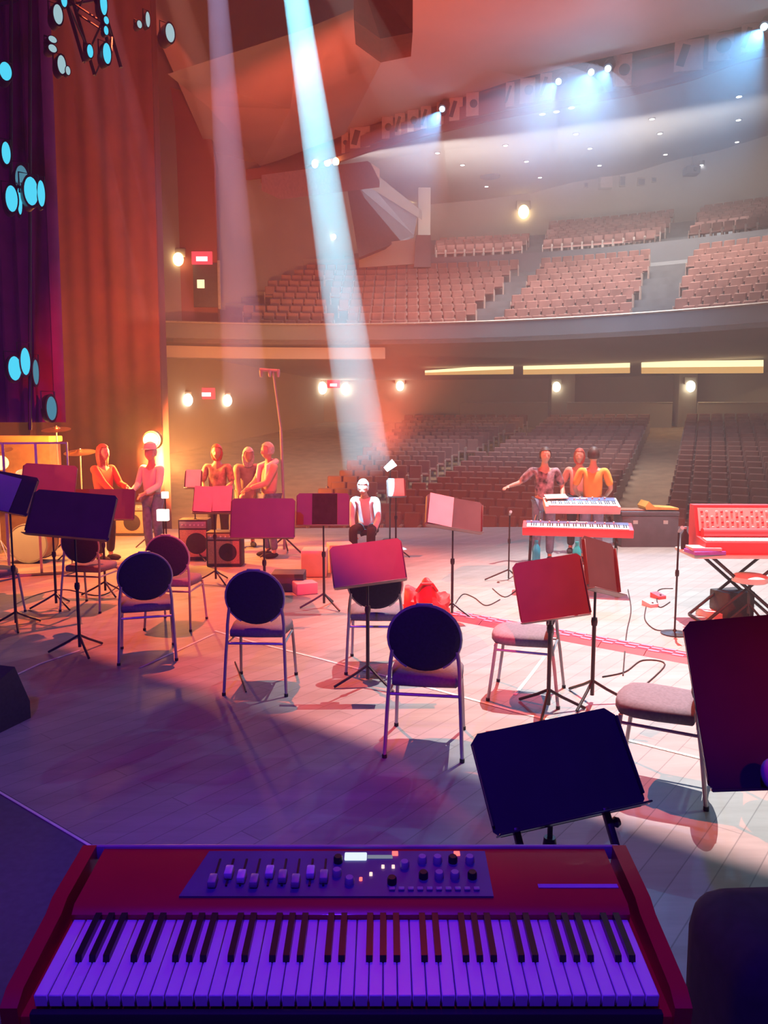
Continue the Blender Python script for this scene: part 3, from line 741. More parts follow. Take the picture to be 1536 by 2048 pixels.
# cables
def cable(pxs, lab, r=.006):
    pts = [F(*p) for p in pxs]; out = []
    for i in range(len(pts) - 1):
        p0, p1, p2, p3 = pts[max(i - 1, 0)], pts[i], pts[i + 1], pts[min(i + 2, len(pts) - 1)]
        for k in range(6):
            u = k / 6; out.append(.5 * ((2 * p1) + (p2 - p0) * u + (2 * p0 - 5 * p1 + 4 * p2 - p3) * u * u + (3 * p1 - p0 - 3 * p2 + p3) * u ** 3))
    out.append(pts[-1]); out = [V((q.x, q.y, r)) for q in out]
    o = MB().tube(out, r, 6).build('cable', M_rub); tag(o, lab, 'cable')
cable([(1205, 1355), (1250, 1345), (1285, 1322), (1330, 1330), (1280, 1380)], 'black cable curling before the sideways chair at the right')
cable([(1256, 1180), (1262, 1220), (1254, 1262), (1250, 1300), (1246, 1352)], 'black cable running from the keyboards to the cable ramp')
cable([(1292, 1215), (1290, 1240), (1310, 1260), (1340, 1262)], 'short black cable beside the small pedals')
cable([(985, 1178), (1010, 1195), (1040, 1180), (1070, 1200), (1110, 1190)], 'black cable loop at the foot of the straight microphone stand')
cable([(905, 1218), (925, 1190), (948, 1196), (972, 1212), (1000, 1200)], 'black cable beside the brownish red music stand')
cable([(1340, 1205), (1318, 1215), (1316, 1182), (1346, 1178)], 'looped black cable left of the organ table')
cable([(470, 1325), (480, 1350), (492, 1385)], 'thin cable on the floor under the chair left of centre')
cable([(30, 1210), (75, 1190), (130, 1180), (200, 1192), (240, 1170)], 'dark cable on the red lit floor at the left')
# dark foreground bag and floor wedge
p = V((1.30, 2.02, 0))
t = thing('gear_bag', 'soft black gear bag in the dark lower right corner', 'bag', p)
mb = MB(); mb.box((0, 0, .32), (.78, .44, .64), E3(0, 0, .05), bev=.12, seg=4); mb.build('body', M_dark, t); MB().tube([(-.12, 0, .63), (-.06, 0, .70), (.06, 0, .70), (.12, 0, .63)], .016).build('handle', M_dark, t)
p = F(-40, 1452)
t = thing('floor_monitor', 'dark floor monitor wedge cut off by the left edge', 'speaker', p, -.3)
MB().prism([(-.22, -.18, 0), (-.22, -.18, .30), (-.22, .10, .40), (-.22, .22, .12), (-.22, .22, 0)], (.44, 0, 0)).build('body', M_amp, t); MB().box((.0, -.185, .03), (.36, .02, .02)).build('front_strip', M_rail, t)
# combo amps and crates mid stage
def amp(px, py, w, h, lab, rz=0, m=M_amp):
    p = F(px, py); t = thing('combo_amplifier', lab, 'amplifier', p, rz)
    MB().box((0, 0, h / 2), (w, .28, h), bev=.012).build('cabinet', m, t)
    MB().box((0, -.143, h * .42), (w * .9, .012, h * .66), bev=.004).build('grille', M_ampcloth, t)
    MB().lathe([(h * .26, 0), (h * .24, .008), (h * .08, .002), (0, .008)], (w * .12, -.150, h * .42), 24, E3(PI / 2)).build('speaker_cone', M_dark, t)
    pn = MB().box((0, -.143, h * .87), (w * .9, .012, h * .16), bev=.003).build('control_panel', M_grey, t)
    for i in range(6): MB().lathe([(.014, 0), (.012, .02)], (-w * .36 + i * w * .14, -.15, h * .87), 8, E3(PI / 2)).build('knob', M_knob, pn)
amp(452, 1130, .5, .50, 'orange lit combo amplifier under the pink sheets')
amp(392, 1118, .44, .62, 'combo amplifier with pale grille left of the pink sheets')
amp(262, 1070, .62, .60, 'dark combo amplifier beside the person in red at the left')
def crate(px, py, w, d, h, lab, m, rz=0):
    o = MB().box((0, 0, h / 2), (w, d, h), bev=.012).build('crate', m); o.location = F(px, py); o.rotation_euler = (0, 0, rz); tag(o, lab, 'crate')
crate(630, 1150, .34, .34, .36, 'pale crate behind the red stand with the black folder', M_palekb)
crate(680, 1140, .34, .34, .38, 'pale crate next to the person in the bright white shirt', M_palekb, .2)
crate(578, 1178, .40, .34, .22, 'low dark crate beside the wide dark red stand', M_case)
crate(610, 1186, .26, .22, .14, 'small pinkish box on the floor behind the centre stands', M_pink, .4)
# lit lamp boxes
for px, py, s, lab in ((326, 1030, .085, 'small glowing lamp box below the person in white at the left'), (330, 990, .05, 'tiny glowing lamp beside the person in white at the left')):
    p = P(px, py, 11.2); t = thing('work_lamp', lab, 'lamp', (p.x, p.y, 0))
    MB().tube([(0, 0, .0), (0, 0, p.z - s)], .012).build('pole', M_black, t); MB().lathe([(.12, 0), (.1, .02)], n=14).build('base', M_black, t)
    MB().box((0, 0, p.z), (s * 2, s, s * 2), bev=.01).build('lamp', emit('lamp_box_glow', (1, .85, .7), 2.5), t)
# ================================================================== PEOPLE
def eval_mesh(o):
    dg = bpy.context.evaluated_depsgraph_get(); dg.update()
    me = bpy.data.meshes.new_from_object(o.evaluated_get(dg)); return me
def skinned(chains, sub=1, remesh=None, extra=None):
    """chains: list of (list of (pos, radius)); chains join where positions coincide. extra: bmesh callback mesh added before remesh"""
    idx = {}; vs = []; rad = []; es = []
    for ch in chains:
        last = None
        for p, r in ch:
            key = tuple(round(c, 4) for c in p)
            if key not in idx: idx[key] = len(vs); vs.append(tuple(p)); rad.append(r)
            i = idx[key]
            if last is not None and last != i: es.append((last, i))
            last = i
    me = bpy.data.meshes.new('tmp'); me.from_pydata(vs, es, []); me.update()
    o = bpy.data.objects.new('tmp', me); COL.objects.link(o)
    o.modifiers.new('s', 'SKIN'); sv = me.skin_vertices[0].data
    # components -> roots
    par = list(range(len(vs)))
    def f(x):
        while par[x] != x: x = par[x]
        return x
    for a, b in es: par[f(a)] = f(b)
    seen = set()
    for i in range(len(vs)):
        r = rad[i]; sv[i].radius = r if isinstance(r, tuple) else (r, r); sv[i].use_root = f(i) not in seen; seen.add(f(i))
    m = o.modifiers.new('u', 'SUBSURF'); m.levels = sub; m.render_levels = sub
    res = eval_mesh(o); bpy.data.objects.remove(o)
    if extra is not None or remesh:
        bm = bmesh.new(); bm.from_mesh(res)
        if extra is not None: extra(bm)
        bm.to_mesh(res); bm.free()
    if remesh:
        o = bpy.data.objects.new('tmp', res); COL.objects.link(o)
        m = o.modifiers.new('r', 'REMESH'); m.mode = 'VOXEL'; m.voxel_size = remesh
        m2 = o.modifiers.new('sm', 'SMOOTH'); m2.iterations = 3; m2.factor = .5
        res2 = eval_mesh(o); bpy.data.objects.remove(o); res = res2
    for p in res.polygons: p.use_smooth = True
    return res
def head_into(bm, c, M):
    """face-bearing head, about .23 high, looking to local +Y"""
    r = bmesh.ops.create_uvsphere(bm, u_segments=28, v_segments=20, radius=1.0); vs = r['verts']
    for v in vs:
        x, y, z = v.co
        jaw = 1 - .30 * max(0, -z) ** 1.2
        v.co = V((x * .076 * jaw, y * .096 * (1 - .12 * max(0, -z)) + (.012 if z < -.3 and y > 0 else 0), z * .118))
        if y > .5:
            if abs(abs(x) - .40) < .2 and abs(z - .05) < .16: v.co.y -= .010          # eye sockets
            if abs(x) < .2 and -.4 < z < .12: v.co.y += .018 * (1 - abs(x) / .2) * (1 - abs(z + .2) / .45)   # nose
            if abs(x) < .35 and abs(z + .52) < .07: v.co.y -= .006                         # mouth line
    bmesh.ops.transform(bm, matrix=Matrix.Translation(c) @ M, verts=vs)
    for s in (-1, 1):
        e = bmesh.ops.create_uvsphere(bm, u_segments=10, v_segments=8, radius=1.0)['verts']
        bmesh.ops.transform(bm, matrix=Matrix.Translation(c) @ M @ Matrix.Translation((s * .078, -.005, -.005)) @ Matrix.Diagonal((.012, .02, .033, 1)), verts=e)
        n_ = bmesh.ops.create_uvsphere(bm, u_segments=8, v_segments=6, radius=1.0)['verts']
        bmesh.ops.transform(bm, matrix=Matrix.Translation(c) @ M @ Matrix.Translation((s * .03, .082, .012)) @ Matrix.Diagonal((.012, .009, .007, 1)), verts=n_)
def person(label, x, y, face_deg, pose, skin, shirt, pants, hair, hairlen=0.0, sleeve='short', H=1.72, z=0.0, bend=0.0, hat=None, vest=None):
    """face_deg: 0 = facing away from camera(+Y), 180 = facing the camera; pose gives hand targets in body axes (x right, y forward, z up)"""
    k = H / 1.72
    t = thing('person', label, 'person', (x, y, z), -math.radians(face_deg))
    def B(p):                     # bend the upper body forward about the hips
        p = V(p)
        if bend and p.z > .93:
            q = p - V((0, 0, .93)); q = Matrix.Rotation(-math.radians(bend), 3, 'X') @ q; p = q + V((0, 0, .93))
        return p * k
    sit = pose.get('sit', False)
    hipz = .93
    pel = B((0, 0, .94)); wa = B((0, .005, 1.08)); chs = B((0, .0, 1.28)); nk0 = B((0, -.01, 1.43)); nk1 = B((0, .0, 1.50)); hd = B((0, .015, 1.60))
    sh = {s: B((s * .175, -.005, 1.41)) for s in (-1, 1)}
    hp = {s: V((s * .09, 0, .90)) * k for s in (-1, 1)}
    if sit:
        kn = {s: V((s * .14, .42, .93)) * k for s in (-1, 1)}; an = {s: V((s * .13, .40, .52)) * k for s in (-1, 1)}
    else:
        st = pose.get('stride', .0)
        kn = {s: V((s * .10, .03 + s * st * .5, .50)) * k for s in (-1, 1)}; an = {s: V((s * .11, -.02 + s * st, .09)) * k for s in (-1, 1)}
    arm = {}
    for s in (-1, 1):
        h = B(pose.get('L' if s < 0 else 'R', (s * .26, .06, .86)))
        d = h - sh[s]; L1, L2 = .29 * k, .27 * k; dist = min(d.length, (L1 + L2) * .995)
        dn = d.normalized(); h = sh[s] + dn * dist
        a = (L1 ** 2 - L2 ** 2 + dist ** 2) / (2 * dist); hh = math.sqrt(max(0, L1 ** 2 - a * a))
        down = V((s * .5, -.5, -.7)); perp = (down - dn * down.dot(dn)).normalized()
        arm[s] = (sh[s] + dn * a + perp * hh, h)
    R_ = lambda v: v * k
    chains = [[(pel, (.125, .10)), (wa, (.118, .092)), (chs, (.140, .10)), (nk0, (.085, .07)), (nk1, .052), (hd, .05)]]
    for s in (-1, 1):
        e, w = arm[s]
        chains.append([(chs, (.140, .10)), (B((s * .10, -.005, 1.385)), .065), (sh[s], .056), ((sh[s] + e) / 2, .047), (e, .039), ((e + w) / 2, .036), (w, .026)])
        fw = (w - e).normalized(); side = fw.cross(V((0, 0, 1)));
        if side.length < .2: side = V((1, 0, 0))
        side.normalize(); up = side.cross(fw)
        palm = w + fw * .075
        chains.append([(w, .026), (w + fw * .04, (.034, .018)), (palm, (.038, .016))])
        for i in range(4):
            o_ = (i - 1.5) * .019; Lf = (.070, .080, .075, .058)[i]
            b0 = palm - fw * .012 + side * o_; b1 = b0 + fw * Lf * .6 - up * .010; b2 = b1 + fw * Lf * .45 - up * .028
            chains.append([(b0, .0095), (b1, .009), (b2, .0085)])
        tb = w + fw * .03 - side * s * .022
        chains.append([(tb, .012), (tb + fw * .03 - side * s * .028, .0105), (tb + fw * .058 - side * s * .036 - up * .012, .009)])
        chains.append([(pel, (.125, .10)), (hp[s], .092), ((hp[s] + kn[s]) / 2, .078), (kn[s], .056), ((kn[s] * .55 + an[s] * .45), .053), (an[s], .036)])
        chains.append([(an[s], .036), (an[s] + V((0, .05, -.045)), .036), (an[s] + V((0, .16, -.062)), .026)])
    hm = Matrix.Rotation(-math.radians(bend * .6 + pose.get('nod', 0)), 4, 'X') @ Matrix.Rotation(math.radians(pose.get('turn', 0)), 4, 'Z') @ Matrix.Scale(k, 4)
    hc = hd + (Matrix.Rotation(-math.radians(bend), 3, 'X') @ V((0, .01, .035))) * k
    me = skinned(chains, 1, .0095, lambda bm: head_into(bm, hc, hm)); me.name = 'body'
    body = link('body', me, skin, t)
    # shirt
    cl = [[(pel * .5 + wa * .5 - V((0, 0, .06)), (.150, .125)), (wa, (.145, .118)), (chs, (.162, .122)), (nk0 - V((0, 0, .015)), (.098, .085))]]
    for s in (-1, 1):
        e, w = arm[s]; m_ = (sh[s] + e) / 2
        c = [(chs, (.162, .122)), (B((s * .10, -.005, 1.385)), .080), (sh[s], .070), (m_, .062)]
        c += [(e * .85 + m_ * .15, .058)] if sleeve == 'short' else [(e, .054), ((e + w) / 2, .047), (w * .93 + e * .07, .038)]
        cl.append(c)
    me = skinned(cl, 2); link('shirt', me, shirt, t)
    tr = []
    for s in (-1, 1):
        tr.append([(pel, (.140, .115)), (hp[s], .106), ((hp[s] + kn[s]) / 2, .090), (kn[s], .072), (kn[s] * .5 + an[s] * .5, .068), (an[s] + V((0, 0, .02)), .060)])
    me = skinned(tr, 2); link('trousers', me, pants, t)
    for s in (-1, 1):
        MB().ell(an[s] + V((0, .07, -.048)), (.048, .135, .045)).build('shoe', M_dark, t)
    # hair: cap shell over the skull, longer at the back when asked
    mb = MB(); mb.ell((0, -.010, .016), (.090, .108, .120), u=24, v=16)
    for v in mb.bm.verts[:]:
        x_, y_, z_ = v.co
        if y_ > .03 and z_ < .075:                       # open the face
            v.co.y = .03 - .01 * (x_ / .09) ** 2; v.co.x *= 1.02
        if hairlen and z_ < .0 and y_ <= .03: v.co.z -= hairlen * min(1, -z_ / .07); v.co.x *= 1.15
        elif not hairlen and z_ < -.045: v.co.z = -.045 - (-.045 - z_) * .25
        v.co += V((math.sin(v.co.z * 190 + x_ * 90), math.cos(x_ * 170), 0)) * .0025
    mb.xf(Matrix.Translation(hc) @ hm); mb.build('hair', hair, t)
    if hat is not None:
        mb = MB(); mb.lathe([(.098, .0), (.1, .04), (.085, .095), (.03, .125), (0, .127)], (0, -.005, .055), 24); mb.ell((0, .10, .06), (.07, .07, .01)); mb.xf(Matrix.Translation(hc) @ hm); mb.build('cap', hat, t)
    if vest is not None:      # scarf / towel over the shoulders
        mb = MB(); mb.tube([B((-.15, .11, 1.15)), B((-.13, .07, 1.40)), B((-.06, -.09, 1.47)), B((.06, -.09, 1.47)), B((.14, .08, 1.40)), B((.16, .12, 1.12))], [.045, .05, .05, .05, .05, .045], 10); mb.build('scarf', vest, t)
    return t
M_redshirt = mat('red_shirt', (.60, .10, .06), .9, var=.15, scale=10)
M_whiteshirt = mat('white_shirt', (.80, .76, .78), .9, var=.05, scale=10)
M_pinkshirt = mat('salmon_shirt', (.75, .42, .34), .9, var=.1, scale=10)
M_patt = mat('patterned_shirt', (.30, .20, .24), .9, var=.9, scale=14)
M_brown = mat('brown_shirt', (.40, .22, .18), .9, var=.5, scale=14)
M_greycl = mat('taupe_clothes', (.36, .28, .23), .9, var=.2, scale=10)
M_orange = mat('orange_shirt', (.85, .42, .08), .9, var=.15, scale=5)
def px_place(px, Y): return (px - 768) / FPX * Y * (cp)     # close enough at head height
def PX(px, py, Y): p = P(px, py, Y); return p.x, p.y
x, y = PX(205, 930, 11.4)
person('person in a red shirt with long auburn hair, farthest left on the stage', x, y, 115, {'L': (-.1, .38, 1.12), 'R': (.16, .40, 1.02)}, M_skin, M_redshirt, M_dark, M_hairred, .14, 'long', 1.70)
x, y = PX(304, 950, 11.8)
person('person in a white shirt and pale cap standing under the round orange lamp', x, y, 205, {'L': (-.10, .30, 1.02), 'R': (.14, .30, 1.05)}, M_skin, M_whiteshirt, M_jean, M_hairgrey, 0, 'long', 1.68, hat=M_whiteshirt)
x, y = PX(435, 940, 12.2)
person('person in a mottled brown shirt with bushy auburn hair behind the pink sheets', x, y, 180, {'L': (-.16, .30, 1.05), 'R': (.16, .30, 1.05)}, M_skin2, M_brown, M_dark, M_hairred, .05, 'short', 1.68)
x, y = PX(490, 950, 12.7)
person('person in taupe clothes bending forward behind the brown shirted person', x, y, 160, {'L': (-.12, .35, .95), 'R': (.12, .38, .95)}, M_skin2, M_greycl, M_greycl, M_hairgrey, .10, 'long', 1.72, bend=28)
x, y = PX(538, 950, 11.7)
person('person in a salmon shirt with a white scarf beside the tall microphone mast', x, y, 235, {'L': (-.05, .36, 1.08), 'R': (.10, .36, 1.02)}, M_skin, M_pinkshirt, M_jean, M_hairgrey, 0, 'long', 1.72, vest=M_whiteshirt)
x, y = PX(735, 1000, 11.9)
SEATED = person('person in a bright white shirt sitting bent forward in the light shaft', x, y, 190, {'L': (-.14, .34, 1.00), 'R': (.14, .34, 1.00), 'sit': True}, M_skin, M_whiteshirt, M_dark, M_hairgrey, 0, 'long', 1.74, z=-.49, bend=26)
t = thing('drum_stool', 'stool under the seated person in the bright white shirt', 'stool', (x, y, 0))
MB().lathe([(.17, .36), (.18, .38), (.17, .42), (0, .425)], n=24).build('seat', M_dark, t); MB().tube([(0, 0, .36), (0, 0, .1)], .018).build('pole', M_black, t)
for k in range(3):
    a = k * 2 * PI / 3 + .4; MB().tube([(0, 0, .2), (.22 * math.sin(a), .22 * math.cos(a), .012)], .012).build('leg', M_black, t)
x, y = PX(1089, 950, 11.3)
person('person in a dark patterned shirt holding one arm out to the side behind the synthesizers', x, y, 180, {'R': (.56, .10, 1.17), 'L': (-.24, .16, .98)}, M_skin, M_patt, M_jean, M_hairdark, 0, 'short', 1.66)
x, y = PX(1186, 950, 11.3)
person('person in an orange shirt with dark hair seen behind the upper synthesizer', x, y, 15, {'L': (-.2, .2, 1.0), 'R': (.2, .2, 1.0)}, M_skin, M_orange, M_jean, M_hairdark, 0, 'short', 1.66)
x, y = PX(1158, 950, 12.1)
person('person in a pink shirt half hidden behind the person in the orange shirt', x, y, 200, {'L': (-.2, .15, .95), 'R': (.22, .15, .95)}, M_skin, M_pinkshirt, M_dark, M_hairred, .05, 'short', 1.62)

# ================================================================== DRUM KIT BEHIND A CLEAR SHIELD (left)
M_clear = bpy.data.materials.new('clear_acrylic'); M_clear.use_nodes = True
b = M_clear.node_tree.nodes['Principled BSDF']; b.inputs['Transmission Weight'].default_value = 1; b.inputs['Roughness'].default_value = .02; b.inputs['IOR'].default_value = 1.05; b.inputs['Base Color'].default_value = (.95, .93, .9, 1)
q0, q1 = P(-60, 920, 10.0), P(136, 920, 10.4)
for i in range(3):
    a = q0 + (q1 - q0) * (i / 3); c = q0 + (q1 - q0) * ((i + 1) / 3); d = c - a
    t = thing('drum_shield', 'clear acrylic drum shield panel, %s of the three at the left' % ('leftmost', 'middle', 'rightmost')[i], 'drum shield', ((a.x + c.x) / 2, (a.y + c.y) / 2, 0), math.atan2(d.y, d.x))
    w = d.length
    MB().box((0, 0, .9), (w * .97, .012, 1.74), bev=.002, seg=1).build('pane', M_clear, t)
    fr = MB()
    for s in (-1, 1): fr.box((s * w * .485, 0, .9), (.02, .03, 1.78))
    fr.box((0, 0, 1.78), (w * .97, .03, .025)); fr.box((0, 0, .015), (w * .97, .10, .03)); fr.build('frame', M_rail, t)
dk = P(60, 930, 11.3); dx, dy = dk.x, dk.y
def drum(lab, x, y, z, r, h, rot=None, name='drum'):
    t = thing(name, lab, 'drum', (x, y, 0)); 
    MB().lathe([(r, -h / 2), (r, h / 2)], (0, 0, z), 28, rot).build('shell', M_wood, t); 
    MB().lathe([(r * .97, h / 2 + .002), (0, h / 2 + .004)], (0, 0, z), 28, rot, cap=False).build('drum_head', M_white, t)
    for s in (-1, 1):
        hp_ = Matrix.Translation((0, 0, z)) @ (rot.to_matrix().to_4x4() if rot is not None else Matrix.Identity(4))
        MB().tube([hp_ @ V((r * 1.015 * math.cos(a), r * 1.015 * math.sin(a), s * h / 2)) for a in [k * PI / 14 for k in range(28)]], .011, 6, closed=True).build('hoop', M_rail, t)
    if z - (h / 2 if rot is None else r) > .05:
        MB().tube([(0, 0, z - h / 2 if rot is None else z - r), (0, 0, .12)], .016).build('pole', M_black, t)
        for k in range(3):
            a = k * 2 * PI / 3; MB().tube([(0, 0, .22), (.22 * math.sin(a), .22 * math.cos(a), .012)], .011).build('leg', M_black, t)
drum('big wooden bass drum behind the drum shield', dx, dy, .30, .28, .40, E3(PI / 2), 'bass_drum')
drum('wooden tom drum above the bass drum', dx - .28, dy + .55, 1.20, .17, .22, E3(.3))
drum('wooden tom drum on the right of the other tom', dx + .22, dy + .55, 1.22, .16, .20, E3(.3))
drum('wooden floor tom at the right of the bass drum', dx + .52, dy + .15, .62, .20, .38, None, 'floor_tom')
for i, (ox, oy, z, r) in enumerate([(-.55, .1, 1.65, .24), (.05, .85, 1.95, .22), (.50, .62, 1.60, .24)]):
    t = thing('cymbal', ('brass cymbal at the left of the drum kit', 'highest brass cymbal of the drum kit', 'brass cymbal at the right of the drum kit')[i], 'cymbal', (dx + ox, dy + oy, 0))
    MB().lathe([(r, 0), (r * .3, .02), (r * .2, .045), (.012, .05), (.012, .04), (r * .3, .012), (r, -.003)], (0, 0, z), 28, E3(.2)).build('bronze_disc', M_brass, t)
    MB().tube([(0, 0, .1), (0, 0, z + .06)], .011).build('stand_pole', M_rail, t)
    for k in range(3):
        a = k * 2 * PI / 3 + .2; MB().tube([(0, 0, .3), (.25 * math.sin(a), .25 * math.cos(a), .012)], .010).build('leg', M_rail, t)
p = P(28, 862, 12.6)
t = thing('upright_piano', 'upright wooden piano with a tan lid behind the drum shield', 'piano', (p.x, p.y, 0), .05)
MB().box((0, 0, .88), (1.3, .5, 1.76), bev=.02).build('case', M_wood, t); MB().box((0, -.03, 1.80), (1.36, .6, .10), bev=.02).build('lid', M_yellow, t)
MB().box((0, -.36, .74), (1.2, .3, .10), bev=.02).build('keybed', M_wood, t)

# ================================================================== HOUSE FIXTURES
def em(name, c, s): return emit(name, c, s)
E_dn = em('downlight_glow', (.95, .97, 1), 9); E_warm = em('warm_lamp_glow', (1, .72, .30), 8); E_bulb = em('white_bulb_glow', (1, .90, .62), 9)
E_cove = em('cove_glow', (1, .80, .42), 1.7); E_cove2 = em('cove_trough_glow', (1, .55, .18), .75)
E_exit = em('exit_red', (1, .06, .08), 1.5); E_exitw = em('exit_pale', (1, .7, .7), 2.0); E_cy = em('cyan_lens', (.07, .62, .85), 1.15); E_orb = em('orange_lamp_glow', (1, .62, .18), 30)
E_beam = em('beam_lens', (.5, .85, 1), 14)
def on_poly(px, py, A, B, n_, zA, zB):
    return None
# downlights: recess them on the rear/middle ceiling by walking along the ray to the loft
from mathutils.bvhtree import BVHTree
bpy.context.view_layer.update()
def bvh_of(names):
    vs, fs_ = [], []
    for nme in names:
        o = bpy.data.objects[nme]; b0 = len(vs); vs += [o.matrix_world @ v.co for v in o.data.vertices]; fs_ += [tuple(b0 + i for i in p.vertices) for p in o.data.polygons]
    return BVHTree.FromPolygons(vs, fs_)
TC = bvh_of(['ceiling_rear', 'ceiling_middle', 'wall_balcony', 'wall_left', 'wall_back', 'ceiling', 'wall_catwalk', 'trim_2', 'ceiling_splay', 'wall_proscenium', 'ceiling_under', 'pillar', 'pillar.001', 'wall_arch', 'floor_balcony'])
def hit(px, py, back=.05):
    d = ray(px, py).normalized(); h = TC.ray_cast(CAM, d, 120)
    return (h[0] - d * back, h[1]) if h[0] is not None else (P(px, py, 40), V((0, -1, 0)))
DL = [(875, 306), (925, 330), (973, 373), (1011, 291), (1053, 323), (1080, 355), (1085, 228), (1113, 223), (1143, 215), (1152, 268), (1180, 297), (1199, 331), (1304, 238), (1320, 267), (1331, 309), (1403, 330), (1478, 193), (1477, 240), (1474, 284)]
for px, py in DL:
    q, n_ = hit(px, py, .12); t = thing('downlight', 'small bright recessed downlight in the grey ceiling over the balcony', 'downlight', q, 0, 'ceiling downlights over the balcony')
    MB().lathe([(.17, .25), (.17, -.02), (.13, -.02), (.13, .25)], (0, 0, 0), 16).build('housing', M_rail, t); MB().lathe([(.12, .02), (.12, .0), (.0, -.03)], (0, 0, 0), 16).build('lens', E_dn, t)
# wall sconces and emergency lamps
def sconce(px, py, lab, m, size=.16, plate=True):
    q, n_ = hit(px, py, .22); s = size * q.y / 30; t = thing('wall_lamp', lab, 'lamp', q)
    if plate: MB().box((0, .1, s * 1.3), (s * 2.6, .14, s * 1.6), bev=.02).build('bracket', M_rail, t)
    MB().ell((0, -.04, 0), (s, s * .7, s * 1.25), u=14, v=10).build('bulb', m, t)
sconce(1047, 424, 'warm wall lamp glowing above the upper balcony seats', E_warm, .20)
sconce(815, 408, 'warm wall lamp by the pale column at the left end of the upper balcony', E_warm, .18)
sconce(357, 519, 'warm wall lamp beside the red sign on the upper left wall', E_warm, .20)
sconce(800, 772, 'white lamp on the back wall at the left end of the glowing cove', E_bulb, .15)
sconce(1113, 774, 'white lamp on the left pillar under the balcony', E_bulb, .15)
sconce(1381, 773, 'white lamp on the right pillar under the balcony', E_bulb, .17)
for i, (px, py) in enumerate([(630, 328), (655, 325), (672, 324)]):
    sconce(px, py, ('first', 'middle', 'last')[i] + ' of the three box lamps on the pale ledge seen through the cyan light shaft', E_warm if i else E_bulb, .12, False)
sconce(668, 474, 'tiny white lamp on the side wall inside the cyan light shaft', E_bulb, .08, False)
def exit_sign(px, py, lab, s, lamps):
    q, n_ = hit(px, py, .2); k = q.y / FPX
    t = thing('exit_sign', lab, 'sign', q, WANG * 0)
    MB().box((0, 0, 0), (36 * k * s, .08, 22 * k * s), bev=.01).build('case', E_exit, t); MB().box((0, -.045, -2 * k), (20 * k * s, .02, 8 * k * s)).build('lit_bar', E_exitw, t)
    for j, (lx, ly) in enumerate(lamps):
        q2, _ = hit(lx, ly, .2); l = thing('emergency_lamp', 'bright emergency lamp at the %s of %s' % (('left', 'right')[j], lab.split(',')[0].replace('red lit', 'the red')), 'lamp', q2)
        MB().ell((0, 0, 0), (9 * k, 9 * k, 12 * k), u=14, v=10).build('bulb', E_bulb, l); MB().box((0, .08, 12 * k), (12 * k, .1, 8 * k), bev=.01).build('bracket', M_rail, l)
exit_sign(412, 787, 'red lit exit sign above the stage side, near the orange lamp', 1.0, [(376, 800), (455, 801)])
exit_sign(667, 768, 'red lit exit sign on the back wall, beside the light shaft', .7, [(645, 776), (691, 778)])
exit_sign(404, 516, 'red lit exit sign over the balcony door, upper left', 1.1, [])
# balcony door recess at the left
q, _ = hit(412, 570, .1); k = q.y / FPX
t = thing('door_1', 'dark door with a small lit window under the upper left exit sign', 'door', (q.x, q.y, q.z), 0); t['kind'] = 'structure'
MB().box((0, .05, 0), (50 * k, .1, 84 * k), bev=.02).build('door_leaf', M_case, t); MB().box((-10 * k, -.01, 2 * k), (14 * k, .04, 16 * k)).build('window', E_cove, t)
MB().box((26 * k, 0, 0), (5 * k, .14, 92 * k)).build('jamb', M_rail, t)
# pale columns at the left end of the upper balcony
q = ARC(848, 440, 40)
o = MB().box((0, 0, 0), (.75, .75, 4.2), bev=.03).build('pillar', M_wall); o.location = (q.x, q.y, q.z - .3); struct(o, 'pale column at the left end of the upper balcony', 'pillar')
# side boxes / ledges on the left wall
a, b_ = P(523, 350, 32), P(735, 322, 40)
o = MB().prism([a, b_, b_ + V((0, 0, -.9)), a + V((0, 0, -.6))], (.6, 1.2, 0)).build('trim_ledge', mat('ledge_paint', (.34, .22, .19), .9), smooth=False); struct(o, 'pale ledge below the splayed panel', 'trim')
a, b_, c_ = P(690, 352, 41), P(838, 446, 46), P(716, 512, 41)
o = MB().prism([P(690, 352, 41), P(735, 362, 42), P(835, 430, 46), P(828, 470, 46), P(718, 515, 41)], (0, .6, 0)).build('wall_side_box', mat('slate_paint', (.13, .16, .20), .85), smooth=False); struct(o, 'blue grey wedge shaped side box wall', 'wall')
o = MB().prism([P(735, 335, 41.5), P(838, 418, 45.5), P(838, 436, 45.5), P(735, 372, 41.5)], (.2, .4, 0)).build('trim_4', mat('side_band_paint', (.26, .24, .23), .9), smooth=False); struct(o, 'pale sloping band above the side box', 'trim')
# low walls at the foot of the column, pale landing
o = MB().prism([ARC(718, 490, 35.3), ARC(830, 478, 35.3), ARC(830, 528, 35.3), ARC(718, 535, 35.3)], (0, .3, 0)).build('trim_5', M_ceil2, smooth=False); struct(o, 'pale landing wall left of the balcony steps', 'wall')
o = MB().prism([ARC(832, 470, 35.0), ARC(862, 470, 35.0), ARC(862, 534, 35.0), ARC(828, 534, 35.0)], (0, .3, 0)).build('trim_6', M_fascia, smooth=False); struct(o, 'dark opening beside the landing', 'wall')
